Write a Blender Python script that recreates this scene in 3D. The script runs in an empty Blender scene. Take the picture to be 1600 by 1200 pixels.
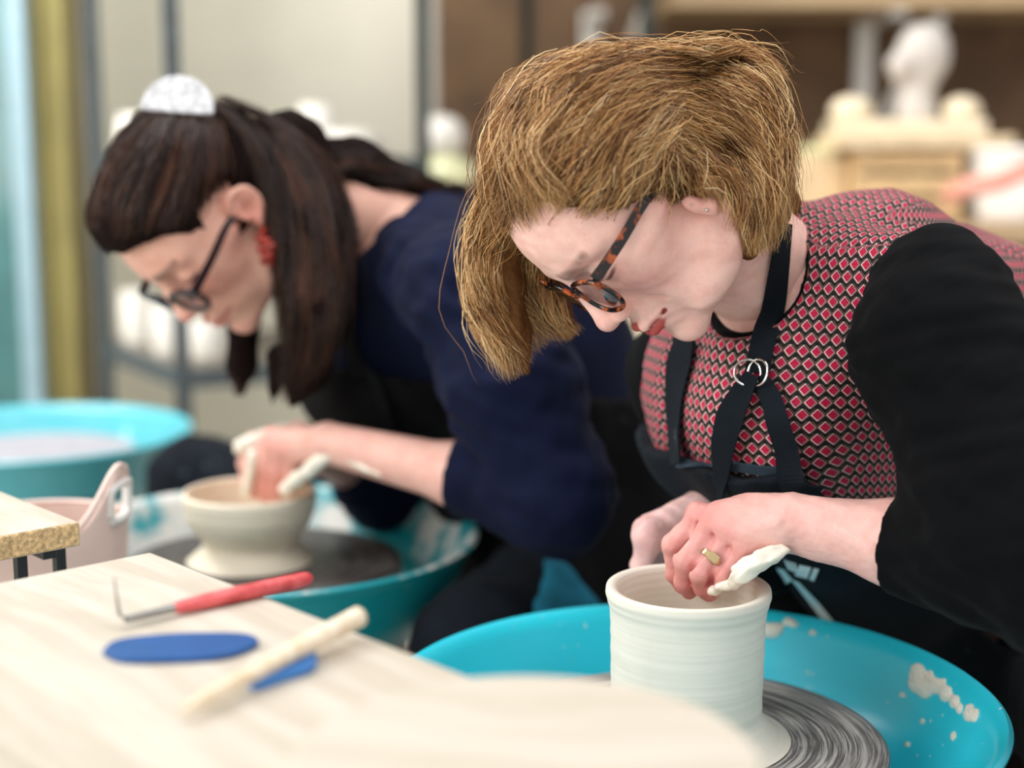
import bpy, bmesh, math, random
import numpy as np
from mathutils import Vector, Matrix
from mathutils.bvhtree import BVHTree
PI = math.pi
rng = np.random.default_rng(7)
random.seed(7)
scene = bpy.context.scene
COL = scene.collection

# ------------------------------------------------------------------ camera numbers
FPX = 2300.0                      # focal length for a 1600 px wide frame
CAMZ = 1.02
PITCH = math.atan((600 - 238) / FPX)
CP, SP = math.cos(PITCH), math.sin(PITCH)
CR = np.array([[1, 0, 0], [0, SP, CP], [0, -CP, SP]]).T   # columns: right, up, toward viewer
CAM = np.array([0, 0, CAMZ])
def P(px, py, d):
    """world point seen at photo pixel (px, py) at depth d metres"""
    c = np.array([(px - 800) / FPX * d, -(py - 600) / FPX * d, -d])
    return CR @ c + CAM
def cam2w(v): return CR @ np.asarray(v, float)
def pix(p):
    c = CR.T @ (np.asarray(p, float) - CAM)
    return 800 + FPX * c[0] / -c[2], 600 - FPX * c[1] / -c[2], -c[2]
def on_z(px, py, z):
    """point of the horizontal plane z seen at pixel"""
    d = CR @ np.array([(px - 800) / FPX, -(py - 600) / FPX, -1.0])
    return CAM + d * ((z - CAMZ) / d[2])
def unit(v):
    v = np.asarray(v, float); return v / (np.linalg.norm(v) + 1e-12)

# ------------------------------------------------------------------ object helpers
def link(o, parent=None):
    COL.objects.link(o)
    if parent is not None:
        o.parent = parent
    return o
def tag(o, label=None, cat=None, group=None, kind=None):
    if label: o['label'] = label
    if cat: o['category'] = cat
    if group: o['group'] = group
    if kind: o['kind'] = kind
    return o
def empty(name, loc, label, cat, group=None, rz=0):
    o = bpy.data.objects.new(name, None); COL.objects.link(o)
    o.location = tuple(loc); o.rotation_euler = (0, 0, rz); o.empty_display_size = .05
    bpy.context.view_layer.update()
    return tag(o, label, cat, group)
def mesh_obj(name, v, f, mat, parent=None, smooth=True, cols=None, attrs=None):
    me = bpy.data.meshes.new(name)
    v = np.asarray(v, np.float32)
    if parent is not None:
        root = parent
        while root.parent is not None: root = root.parent
        parent_root, root = root, (root if root.type == 'EMPTY' else None)
    else: root = None
    if root is not None:
        R = np.array(root.rotation_euler.to_matrix()); t = np.array(root.location)
        v = ((v - t) @ R).astype(np.float32)
    if isinstance(f, np.ndarray):
        n = f.shape[1]
        me.vertices.add(len(v)); me.vertices.foreach_set('co', v.ravel())
        me.loops.add(f.size); me.loops.foreach_set('vertex_index', f.astype(np.int32).ravel())
        me.polygons.add(len(f)); me.polygons.foreach_set('loop_start', np.arange(0, f.size, n, dtype=np.int32))
        me.update(calc_edges=True)
    else:
        me.from_pydata([tuple(map(float, a)) for a in v], [], f); me.update()
    me.validate()
    if smooth: me.polygons.foreach_set('use_smooth', np.ones(len(me.polygons), bool))
    if cols is not None:
        c = np.ones((len(v), 4), np.float32); c[:, :3] = cols
        a = me.attributes.new('col', 'FLOAT_COLOR', 'POINT'); a.data.foreach_set('color', c.ravel())
    for k, w in (attrs or {}).items():
        a = me.attributes.new(k, 'FLOAT_VECTOR', 'POINT'); a.data.foreach_set('vector', np.asarray(w, np.float32).ravel())
    if mat is not None: me.materials.append(mat)
    o = bpy.data.objects.new(name, me)
    return link(o, parent)
class MB:
    """collects simple shapes into one mesh"""
    def __init__(s): s.v = []; s.f = []
    def put(s, v, f):
        n = len(s.v); s.v += [tuple(map(float, a)) for a in v]; s.f += [tuple(int(i) + n for i in q) for q in f]; return s
    def box(s, c, size, R=None, bev=0.0):
        bm = bmesh.new(); bmesh.ops.create_cube(bm, size=1)
        bmesh.ops.scale(bm, vec=size, verts=bm.verts)
        if bev > 0: bmesh.ops.bevel(bm, geom=bm.edges[:], offset=bev, segments=2, affect='EDGES', profile=.6)
        v = np.array([x.co[:] for x in bm.verts]); f = [[q.index for q in p.verts] for p in bm.faces]; bm.free()
        if R is not None: v = v @ np.asarray(R).T
        return s.put(v + np.asarray(c, float), f)
    def lathe(s, prof, c=(0, 0, 0), n=64, sx=1, sy=1, close=False):
        prof = list(prof); m = len(prof); v = []; f = []
        for r, z in prof:
            for k in range(n):
                a = 2 * PI * k / n; v.append((c[0] + sx * r * math.cos(a), c[1] + sy * r * math.sin(a), c[2] + z))
        for i in range(m - 1 if not close else m):
            j = (i + 1) % m
            for k in range(n):
                k2 = (k + 1) % n; f.append((i * n + k, i * n + k2, j * n + k2, j * n + k))
        if not close:
            if prof[0][0] > 1e-6: f.append(tuple(range(n))[::-1])
            if prof[-1][0] > 1e-6: f.append(tuple((m - 1) * n + k for k in range(n)))
        return s.put(v, f)
    def tube(s, pts, rad, n=10, cap=True):
        pts = np.asarray(pts, float); m = len(pts)
        rad = np.broadcast_to(np.asarray(rad, float), (m,))
        t = np.gradient(pts, axis=0); t /= np.linalg.norm(t, axis=1)[:, None] + 1e-12
        a = np.array([0, 0, 1.]) if abs(t[0][2]) < .9 else np.array([1., 0, 0])
        u = unit(np.cross(t[0], a)); v = []; f = []
        for i in range(m):
            u = unit(u - t[i] * (u @ t[i])); w = np.cross(t[i], u)
            for k in range(n):
                an = 2 * PI * k / n; v.append(pts[i] + rad[i] * (math.cos(an) * u + math.sin(an) * w))
        for i in range(m - 1):
            for k in range(n):
                k2 = (k + 1) % n; f.append((i * n + k, i * n + k2, (i + 1) * n + k2, (i + 1) * n + k))
        if cap: f.append(tuple(range(n))[::-1]); f.append(tuple((m - 1) * n + k for k in range(n)))
        return s.put(v, f)
    def prism(s, outline, axis_pts):
        """outline: list of 3-D points; extruded by vector axis_pts"""
        o = np.asarray(outline, float); n = len(o); e = np.asarray(axis_pts, float)
        f = [tuple(range(n)), tuple(range(2 * n - 1, n - 1, -1))] + [(k, k + n, (k + 1) % n + n, (k + 1) % n) for k in range(n)]
        return s.put(np.vstack([o, o + e]), f)
    def build(s, name, mat, parent=None, smooth=True, flat_angle=None, bev=0):
        o = mesh_obj(name, s.v, s.f, mat, parent, smooth)
        bm = bmesh.new(); bm.from_mesh(o.data); bmesh.ops.recalc_face_normals(bm, faces=bm.faces[:]); bm.to_mesh(o.data); bm.free()
        if bev:
            m = o.modifiers.new('b', 'BEVEL'); m.width = bev; m.segments = 3; m.limit_method = 'ANGLE'
        if smooth:
            try: o.data.set_sharp_from_angle(angle=math.radians(flat_angle or 40))
            except Exception: pass
        return o
def smooth_path(pts, n=40):
    """Catmull-Rom through points"""
    p = np.asarray(pts, float); p = np.vstack([2 * p[0] - p[1], p, 2 * p[-1] - p[-2]])
    m = len(p) - 3; out = []
    for t in np.linspace(0, m - 1e-6, n):
        i = int(t); u = t - i; a, b, c, d = p[i:i + 4]
        out.append(.5 * ((2 * b) + (-a + c) * u + (2 * a - 5 * b + 4 * c - d) * u ** 2 + (-a + 3 * b - 3 * c + d) * u ** 3))
    return np.array(out)

# ------------------------------------------------------------------ implicit sculpting on a numpy grid
class Vol:
    def __init__(s, lo, hi, h, M=None):
        """M = (R, t): shapes are given in world space, the grid lives in world space too unless M maps local->world"""
        lo, hi = np.minimum(lo, hi), np.maximum(lo, hi); s.lo = np.asarray(lo, float); s.h = h
        s.n = np.ceil((np.asarray(hi, float) - s.lo) / h).astype(int) + 1
        s.d = np.full(s.n, .2, np.float32); s.M = M
    def like(s):
        o = Vol(s.lo, s.lo, s.h, s.M); o.n = s.n.copy(); o.d = np.full(s.n, .2, np.float32); return o
    def loc(s, p):
        return np.asarray(p, float) if s.M is None else (np.asarray(p, float) - s.M[1]) @ s.M[0]
    def sl(s, lo, hi):
        a = np.clip(np.floor((lo - s.lo) / s.h).astype(int), 0, s.n); b = np.clip(np.ceil((hi - s.lo) / s.h).astype(int) + 1, 0, s.n)
        ax = [(s.lo[i] + s.h * np.arange(a[i], b[i])).astype(np.float32) for i in range(3)]
        return tuple(slice(a[i], b[i]) for i in range(3)), ax[0][:, None, None], ax[1][None, :, None], ax[2][None, None, :]
    def _op(s, prim, k, mode):
        fn, lo, hi = prim; m = k + 5 * s.h
        S, X, Y, Z = s.sl(np.asarray(lo) - m, np.asarray(hi) + m)
        if 0 in s.d[S].shape: return s
        e = fn(X, Y, Z).astype(np.float32); d = s.d[S]
        if mode == 'sub': e = -e
        if k > 0:
            w = np.maximum(k - np.abs(d - e), 0) / k; w = w * w * (k * .25)
        else: w = 0
        s.d[S] = np.minimum(d, e) - w if mode == 'add' else np.maximum(d, e) + w
        return s
    def add(s, prim, k=0): return s._op(prim, k, 'add')
    def sub(s, prim, k=0): return s._op(prim, k, 'sub')
    def grid(s):
        ax = [(s.lo[i] + s.h * np.arange(s.n[i])).astype(np.float32) for i in range(3)]
        return ax[0][:, None, None], ax[1][None, :, None], ax[2][None, None, :]
    def cut(s, p, nrm, k=0):
        """keep the side the normal points away from"""
        p = s.loc(p); nrm = np.asarray(nrm, float) if s.M is None else np.asarray(nrm, float) @ s.M[0]
        X, Y, Z = s.grid(); nrm = unit(nrm)
        e = ((X - p[0]) * nrm[0] + (Y - p[1]) * nrm[1] + (Z - p[2]) * nrm[2]).astype(np.float32)
        s.d = np.maximum(s.d, e); return s
    def disp(s, fn):
        X, Y, Z = s.grid(); s.d = s.d + fn(X, Y, Z).astype(np.float32); return s
    def shell(s, th):
        s.d = np.maximum(s.d, -(s.d + th)); return s
    def mesh(s, relax=2):
        d = s.d; n = d.shape; neg = d < 0
        cnt = np.zeros(tuple(np.array(n) - 1), np.int8)
        for i in (0, 1):
            for j in (0, 1):
                for k in (0, 1):
                    cnt += neg[i:n[0] - 1 + i, j:n[1] - 1 + j, k:n[2] - 1 + k]
        act = (cnt > 0) & (cnt < 8)
        idx = np.argwhere(act); vid = np.full(act.shape, -1, np.int32); vid[act] = np.arange(len(idx))
        acc = np.zeros((len(idx), 3)); num = np.zeros(len(idx))
        I, J, K = idx.T
        corners = [(a, b, c) for a in (0, 1) for b in (0, 1) for c in (0, 1)]
        val = {c: d[I + c[0], J + c[1], K + c[2]] for c in corners}
        for c in corners:
            for ax in range(3):
                if c[ax] == 1: continue
                e = list(c); e[ax] = 1; e = tuple(e)
                a, b = val[c], val[e]; m = (a < 0) != (b < 0)
                t = np.where(m, a / np.where(m, a - b, 1), 0)
                pt = np.tile(np.array(c, float), (len(idx), 1)); pt[:, ax] += t
                acc[m] += pt[m]; num[m] += 1
        v = (idx + acc / np.maximum(num, 1)[:, None])
        quads = []
        for ax in range(3):
            o1, o2 = [(1, 2), (2, 0), (0, 1)][ax]
            A = [slice(None)] * 3; B = [slice(None)] * 3
            A[ax] = slice(0, n[ax] - 1); B[ax] = slice(1, n[ax])
            for o in (o1, o2): A[o] = slice(1, n[o] - 1); B[o] = slice(1, n[o] - 1)
            na, nb = neg[tuple(A)], neg[tuple(B)]
            ch = np.argwhere(na != nb)
            if not len(ch): continue
            flip = na[tuple(ch.T)]
            base = ch.copy(); base[:, o1] += 1; base[:, o2] += 1
            def g(p, q):
                w = base.copy(); w[:, o1] -= p; w[:, o2] -= q; return vid[tuple(w.T)]
            q = np.stack([g(1, 1), g(0, 1), g(0, 0), g(1, 0)], 1)
            q[~flip] = q[~flip][:, ::-1]; quads.append(q)
        f = np.vstack(quads)
        # pull onto the field, light relaxation
        E = np.vstack([f[:, [0, 1]], f[:, [1, 2]], f[:, [2, 3]], f[:, [3, 0]]])
        for it in range(relax):
            sm = np.zeros_like(v); c = np.zeros(len(v))
            np.add.at(sm, E[:, 0], v[E[:, 1]]); np.add.at(c, E[:, 0], 1)
            np.add.at(sm, E[:, 1], v[E[:, 0]]); np.add.at(c, E[:, 1], 1)
            v = .45 * v + .55 * sm / np.maximum(c, 1)[:, None]
        w = s.lo + v * s.h
        if s.M is not None: w = w @ s.M[0].T + s.M[1]
        return w, f
def p_cap(a, b, ra, rb):
    a, b = np.asarray(a, float), np.asarray(b, float); ba = b - a; L = ba @ ba + 1e-12
    def fn(X, Y, Z):
        x, y, z = X - a[0], Y - a[1], Z - a[2]
        t = np.clip((x * ba[0] + y * ba[1] + z * ba[2]) / L, 0, 1)
        return np.sqrt((x - t * ba[0]) ** 2 + (y - t * ba[1]) ** 2 + (z - t * ba[2]) ** 2) - (ra + t * (rb - ra))
    r = max(ra, rb); return fn, np.minimum(a, b) - r, np.maximum(a, b) + r
def p_ell(c, r, R=None):
    c = np.asarray(c, float); r = np.asarray(r, float); R = np.eye(3) if R is None else np.asarray(R, float)   # columns = axes
    def fn(X, Y, Z):
        x, y, z = X - c[0], Y - c[1], Z - c[2]; k0 = 0; k1 = 0
        for i in range(3):
            q = x * R[0, i] + y * R[1, i] + z * R[2, i]; k0 = k0 + (q / r[i]) ** 2; k1 = k1 + (q / r[i] ** 2) ** 2
        k0 = np.sqrt(k0); return k0 * (k0 - 1) / (np.sqrt(k1) + 1e-9)
    e = np.sqrt((R ** 2) @ (r ** 2)); return fn, c - e, c + e
def p_tube(a, b, u, wa, wb):
    """capsule with an oval section: u is the first section axis, wa/wb the two half-widths at each end"""
    a, b = np.asarray(a, float), np.asarray(b, float); ba = b - a; L = ba @ ba; t0 = ba / math.sqrt(L)
    u = np.asarray(u, float); u = unit(u - t0 * (u @ t0)); w = np.cross(t0, u)
    def fn(X, Y, Z):
        x, y, z = X - a[0], Y - a[1], Z - a[2]
        t = np.clip((x * ba[0] + y * ba[1] + z * ba[2]) / L, 0, 1)
        x, y, z = x - t * ba[0], y - t * ba[1], z - t * ba[2]
        ru = wa[0] + t * (wb[0] - wa[0]); rw = wa[1] + t * (wb[1] - wa[1]); ra = np.minimum(ru, rw)
        p = (x * u[0] + y * u[1] + z * u[2]); q = (x * w[0] + y * w[1] + z * w[2]); s = (x * t0[0] + y * t0[1] + z * t0[2])
        k0 = np.sqrt((p / ru) ** 2 + (q / rw) ** 2 + (s / ra) ** 2); k1 = np.sqrt((p / ru ** 2) ** 2 + (q / rw ** 2) ** 2 + (s / ra ** 2) ** 2)
        return k0 * (k0 - 1) / (k1 + 1e-6)
    r = max(wa + wb); return fn, np.minimum(a, b) - r, np.maximum(a, b) + r
def wob(seed, scale):
    """cheap smooth 3-D noise, roughly -1..1"""
    g = np.random.default_rng(seed); A = g.normal(size=(5, 3)) * 2 * PI / scale; ph = g.uniform(0, 6.28, 5); w = np.array([1, .8, .7, .5, .4]); w /= w.sum() * .7
    def fn(X, Y, Z):
        e = 0
        for i in range(5): e = e + w[i] * np.sin(A[i, 0] * X + A[i, 1] * Y + A[i, 2] * Z + ph[i] + 1.3 * np.sin(.45 * (A[i, 2] * X + A[i, 0] * Y - A[i, 1] * Z) + ph[i - 1]))
        return e
    return fn
def join(parts):
    v = []; f = []; n = 0
    for a, b in parts: v.append(a); f.append(b + n); n += len(a)
    return np.vstack(v), np.vstack(f)
def ssp(e0, e1, x):
    t = np.clip((x - e0) / (e1 - e0), 0, 1); return t * t * (3 - 2 * t)

# ------------------------------------------------------------------ materials
def lin(c):
    c = np.asarray(c, float) / 255.; return tuple(np.where(c <= .04045, c / 12.92, ((c + .055) / 1.055) ** 2.4))
class NT:
    def __init__(s, name):
        s.m = bpy.data.materials.new(name); s.m.use_nodes = True; s.t = s.m.node_tree; s.n = s.t.nodes
        s.b = s.n['Principled BSDF']
    def new(s, t, **kw):
        n = s.n.new(t)
        for k, v in kw.items():
            if k.startswith('i_'):
                key = k[2:]; key = int(key) if key.isdigit() else key
                s.set(n.inputs[key], v)
            else: setattr(n, k, v)
        return n
    def set(s, inp, v):
        if isinstance(v, bpy.types.NodeSocket): s.t.links.new(v, inp)
        else:
            if hasattr(inp.default_value, '__len__') and not hasattr(v, '__len__'): inp.default_value = [v] * len(inp.default_value)
            elif hasattr(v, '__len__') and len(v) == 3 and len(inp.default_value) == 4: inp.default_value = (*v, 1)
            else: inp.default_value = v
    def P(s, **kw):
        for k, v in kw.items(): s.set(s.b.inputs[k.replace('_', ' ')], v)
        return s
    def math(s, op, a, b=0, c=0, clamp=False):
        n = s.new('ShaderNodeMath', operation=op, use_clamp=clamp); s.set(n.inputs[0], a); s.set(n.inputs[1], b); s.set(n.inputs[2], c); return n.outputs[0]
    def mix(s, f, a, b):
        n = s.new('ShaderNodeMix', data_type='RGBA'); s.set(n.inputs[0], f); s.set(n.inputs[6], a); s.set(n.inputs[7], b); return n.outputs[2]
    def noise(s, vec, scale, detail=3, rough=.5):
        n = s.new('ShaderNodeTexNoise'); s.set(n.inputs['Scale'], scale); s.set(n.inputs['Detail'], detail); s.set(n.inputs['Roughness'], rough)
        if vec is not None: s.set(n.inputs['Vector'], vec)
        return n.outputs[0]
    def ramp(s, f, lo, hi):
        n = s.new('ShaderNodeMapRange', interpolation_type='SMOOTHSTEP'); s.set(n.inputs[0], f); s.set(n.inputs[1], lo); s.set(n.inputs[2], hi); return n.outputs[0]
    def obj(s, scale=None, rot=None):
        c = s.new('ShaderNodeTexCoord').outputs['Object']
        if scale is not None or rot is not None:
            n = s.new('ShaderNodeMapping'); s.set(n.inputs[0], c)
            if scale is not None: n.inputs['Scale'].default_value = scale
            if rot is not None: n.inputs['Rotation'].default_value = rot
            c = n.outputs[0]
        return c
    def bump(s, h, st=.3, dist=.001):
        n = s.new('ShaderNodeBump'); n.inputs['Strength'].default_value = st; n.inputs['Distance'].default_value = dist
        s.set(n.inputs['Height'], h); s.set(s.b.inputs['Normal'], n.outputs[0]); return s
def M_plain(name, col, rough=.5, var=.12, scale=30, bump=0, bs=200, metal=0, spec=.5, col2=None):
    t = NT(name); c = lin(col); n = t.noise(t.obj(), scale, 4)
    a = tuple(x * (1 - var) for x in c); b = tuple(min(1, x * (1 + var)) for x in c) if col2 is None else lin(col2)
    t.P(Base_Color=t.mix(t.ramp(n, .3, .7), a, b), Roughness=rough, Metallic=metal); t.b.inputs['Specular IOR Level'].default_value = spec
    if bump: t.bump(t.noise(t.obj(), bs, 3), bump)
    return t.m
# ------------------------------------------------------------------ material set
def M_skin(name, tint=(1, 1, 1)):
    t = NT(name); a = t.new('ShaderNodeAttribute', attribute_name='col').outputs['Color']; o = t.obj()
    n = t.noise(o, 55, 5, .6); n2 = t.noise(o, 420, 3, .6)
    c = t.mix(t.math('MULTIPLY', t.ramp(n, .38, .72), .26), a, lin((205, 120, 112)))
    c = t.mix(t.math('MULTIPLY', t.ramp(n2, .55, .8), .2), c, lin((176, 104, 92)))
    t.P(Base_Color=c, Roughness=.47); t.b.inputs['Subsurface Weight'].default_value = .16
    t.b.inputs['Subsurface Radius'].default_value = (1, .35, .2); t.b.inputs['Subsurface Scale'].default_value = .006
    t.b.inputs['Specular IOR Level'].default_value = .38
    h = t.math('ADD', t.noise(o, 900, 3), t.math('MULTIPLY', t.noise(o, 230, 3), 1.2)); t.bump(h, .16, .0006); return t.m
def M_attr(name, rough=.5, spec=.5, aniso=0, jitter=.0):
    t = NT(name); a = t.new('ShaderNodeAttribute', attribute_name='col').outputs['Color']
    t.P(Base_Color=a, Roughness=rough); t.b.inputs['Specular IOR Level'].default_value = spec; return t.m
def M_cloth(name, col, rough=.9, weave=900, bump=.3, var=.25, spec=.15, dust=None):
    t = NT(name); o = t.obj(); c = lin(col)
    n = t.noise(o, 14, 4, .6); w = t.noise(o, weave, 2)
    base = t.mix(t.ramp(n, .3, .7), tuple(x * (1 - var) for x in c), tuple(x * (1 + var) for x in c))
    base = t.mix(t.math('MULTIPLY', t.ramp(w, .5, .8), .22), base, tuple(min(1, x * 2 + .004) for x in c))
    if dust:
        d = t.math('MULTIPLY', t.ramp(t.noise(o, 24, 6, .7), .60, .74), t.ramp(t.noise(o, 5, 2), .48, .6))
        base = t.mix(t.math('MULTIPLY', d, .5), base, lin(dust))
    t.P(Base_Color=base, Roughness=rough); t.b.inputs['Specular IOR Level'].default_value = spec
    t.b.inputs['Sheen Weight'].default_value = .015; t.bump(w, bump, .0008); return t.m
def M_wood(name, c1, c2, rotz=0, along=3.0, across=55, rough=.62, dust=None, knot=True):
    t = NT(name); o = t.obj(rot=(0, 0, rotz), scale=(1, 1, 1))
    mp = t.new('ShaderNodeMapping'); t.set(mp.inputs[0], o); mp.inputs['Scale'].default_value = (along, across, across)
    wv = t.new('ShaderNodeVectorMath', operation='ADD'); t.set(wv.inputs[0], mp.outputs[0])
    t.set(wv.inputs[1], t.new('ShaderNodeVectorMath', operation='SCALE', i_0=t.new('ShaderNodeTexNoise', i_Scale=4.0, i_Vector=o).outputs['Color'], i_Scale=1.6).outputs[0])
    n = t.noise(wv.outputs[0], 1, 5, .6); f = t.noise(mp.outputs[0], 5, 2)
    c = t.mix(t.ramp(n, .36, .66), lin(c1), lin(c2)); c = t.mix(t.math('MULTIPLY', t.ramp(f, .5, .75), .18), c, tuple(.7 * x for x in lin(c1)))
    t.P(Base_Color=c, Roughness=rough); t.bump(f, .12, .0006); return t.m
def M_clay(name, col=(226, 219, 205), wet=.42, rings=True):
    t = NT(name); o = t.obj(); c = lin(col)
    s = t.new('ShaderNodeSeparateXYZ', i_0=o).outputs
    mp = t.new('ShaderNodeMapping'); t.set(mp.inputs[0], o); mp.inputs['Scale'].default_value = (5, 5, 260)
    r = t.noise(mp.outputs[0], 1, 3, .6); n = t.noise(o, 35, 3)
    b = t.mix(t.ramp(r, .3, .72), tuple(.94 * x for x in c), tuple(min(1, 1.03 * x) for x in c)); b = t.mix(t.math('MULTIPLY', t.ramp(n, .5, .8), .25), b, tuple(.82 * x for x in c))
    t.P(Base_Color=b, Roughness=wet); t.b.inputs['Specular IOR Level'].default_value = .45
    if rings: t.bump(r, .14, .001)
    else: t.bump(t.noise(o, 160, 3), .3, .002)
    return t.m
def M_wheelhead(name, dark, light, amt=.5, rough=.4):
    """turned disc: rings of slip and short arc streaks around its axle"""
    t = NT(name); o = t.obj(); s = t.new('ShaderNodeSeparateXYZ', i_0=o).outputs
    r = t.math('SQRT', t.math('ADD', t.math('MULTIPLY', s[0], s[0]), t.math('MULTIPLY', s[1], s[1])))
    an = t.math('ARCTAN2', s[1], s[0])
    cx = t.new('ShaderNodeCombineXYZ'); t.set(cx.inputs[0], t.math('MULTIPLY', r, 300)); t.set(cx.inputs[1], t.math('MULTIPLY', t.math('COSINE', an), 1.6)); t.set(cx.inputs[2], t.math('MULTIPLY', t.math('SINE', an), 1.6))
    n1 = t.noise(cx.outputs[0], 1, 4, .65)
    cy = t.new('ShaderNodeCombineXYZ'); t.set(cy.inputs[0], t.math('MULTIPLY', r, 760)); t.set(cy.inputs[1], t.math('MULTIPLY', t.math('COSINE', an), 2.0)); t.set(cy.inputs[2], t.math('MULTIPLY', t.math('SINE', an), 2.0))
    n2 = t.noise(cy.outputs[0], 1, 3, .6)
    m = t.math('MULTIPLY', t.ramp(n1, .60 - amt * .3, .72 - amt * .1), .85)
    c = t.mix(m, lin(dark), lin(light)); c = t.mix(t.math('MULTIPLY', t.ramp(n2, .52, .68), .55), c, lin(light)); c = t.mix(t.math('MULTIPLY', t.ramp(n2, .46, .32), .5), c, tuple(.6 * x for x in lin(dark)))
    t.P(Base_Color=c, Roughness=rough); t.b.inputs['Specular IOR Level'].default_value = .5; t.bump(n1, .15, .0006); return t.m
def M_pan(name, col, splash=.0, scol=(226, 224, 218), rough=.3):
    t = NT(name); o = t.obj(); c = lin(col)
    n = t.noise(o, 9, 6, .65); f = t.noise(o, 70, 4, .6)
    base = t.mix(t.ramp(t.noise(o, 3.5, 2), .35, .65), tuple(.93 * x for x in c), tuple(min(1, 1.05 * x) for x in c))
    m = t.ramp(t.math('ADD', n, t.math('MULTIPLY', f, .25)), .80 - splash * .36, .90 - splash * .30)
    up_ = t.ramp(t.new('ShaderNodeSeparateXYZ', i_0=t.new('ShaderNodeNewGeometry').outputs['Normal']).outputs[2], -.12, .05); m = t.math('MULTIPLY', m, up_)
    dots = t.ramp(t.noise(o, 120, 2, .5), .735, .75)
    m = t.math('MAXIMUM', m, t.math('MULTIPLY', dots, .8))
    t.P(Base_Color=t.mix(m, base, lin(scol)), Roughness=t.math('ADD', t.math('MULTIPLY', m, .35), rough)); return t.m
def M_vest(name):
    """staggered red diamonds edged in white on black, black chevron lines between"""
    t = NT(name); uv = t.new('ShaderNodeAttribute', attribute_name='puv').outputs['Vector']
    s = t.new('ShaderNodeSeparateXYZ', i_0=uv).outputs
    CW, CH = .0077, .0116
    v = t.math('DIVIDE', s[1], CH); row = t.math('FLOOR', v); fv = t.math('SUBTRACT', t.math('SUBTRACT', v, row), .5)
    par = t.math('MULTIPLY', t.math('MODULO', t.math('ABSOLUTE', row), 2), .5)
    u = t.math('ADD', t.math('DIVIDE', s[0], CW), par); fu = t.math('SUBTRACT', t.math('SUBTRACT', u, t.math('FLOOR', u)), .5)
    au = t.math('ABSOLUTE', fu); av = t.math('ABSOLUTE', fv)
    d = t.math('ADD', t.math('MULTIPLY', au, 1.12), av)           # 0 centre
    red = t.math('LESS_THAN', d, .42); edge = t.math('MULTIPLY', t.math('LESS_THAN', d, .497), t.math('SUBTRACT', 1, red))
    thin = t.math('MULTIPLY', edge, t.math('ADD', .45, t.math('MULTIPLY', t.math('LESS_THAN', fu, .04), .55)))
    z = t.math('ABSOLUTE', t.math('SUBTRACT', t.math('ADD', t.math('MULTIPLY', au, 1.12), t.math('ABSOLUTE', t.math('SUBTRACT', fv, .04))), .61))
    chev = t.math('MULTIPLY', t.math('LESS_THAN', z, .035), t.math('GREATER_THAN', d, .5))
    n = t.noise(uv, 700, 3)
    r = t.mix(t.ramp(n, .3, .7), lin((160, 16, 52)), lin((192, 34, 76)))
    c = t.mix(red, lin((22, 18, 22)), r); c = t.mix(thin, c, lin((246, 226, 222))); c = t.mix(t.math('MULTIPLY', chev, .5), c, lin((176, 134, 110)))
    t.P(Base_Color=c, Roughness=.7); t.b.inputs['Specular IOR Level'].default_value = .2; t.bump(t.noise(uv, 1500, 2), .2, .0005); return t.m
def M_tort(name):
    t = NT(name); o = t.obj(); n = t.noise(o, 75, 2, .5)
    t.P(Base_Color=t.mix(t.ramp(n, .50, .64), lin((22, 12, 12)), lin((178, 84, 32))), Roughness=.12); return t.m
def M_glass(name):
    m = bpy.data.materials.new(name); m.use_nodes = True; t = m.node_tree; t.nodes.clear()
    o = t.nodes.new('ShaderNodeOutputMaterial'); a = t.nodes.new('ShaderNodeBsdfTransparent'); g = t.nodes.new('ShaderNodeBsdfGlossy'); mx = t.nodes.new('ShaderNodeMixShader'); fr = t.nodes.new('ShaderNodeFresnel')
    g.inputs['Roughness'].default_value = .03; fr.inputs['IOR'].default_value = 1.7; a.inputs[0].default_value = (.95, .95, .95, 1)
    t.links.new(fr.outputs[0], mx.inputs[0]); t.links.new(a.outputs[0], mx.inputs[1]); t.links.new(g.outputs[0], mx.inputs[2]); t.links.new(mx.outputs[0], o.inputs[0]); return m
def M_emit(name, col, st):
    t = NT(name); t.P(Base_Color=(0, 0, 0)); t.set(t.b.inputs['Emission Color'], lin(col)); t.b.inputs['Emission Strength'].default_value = st; return t.m

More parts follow.
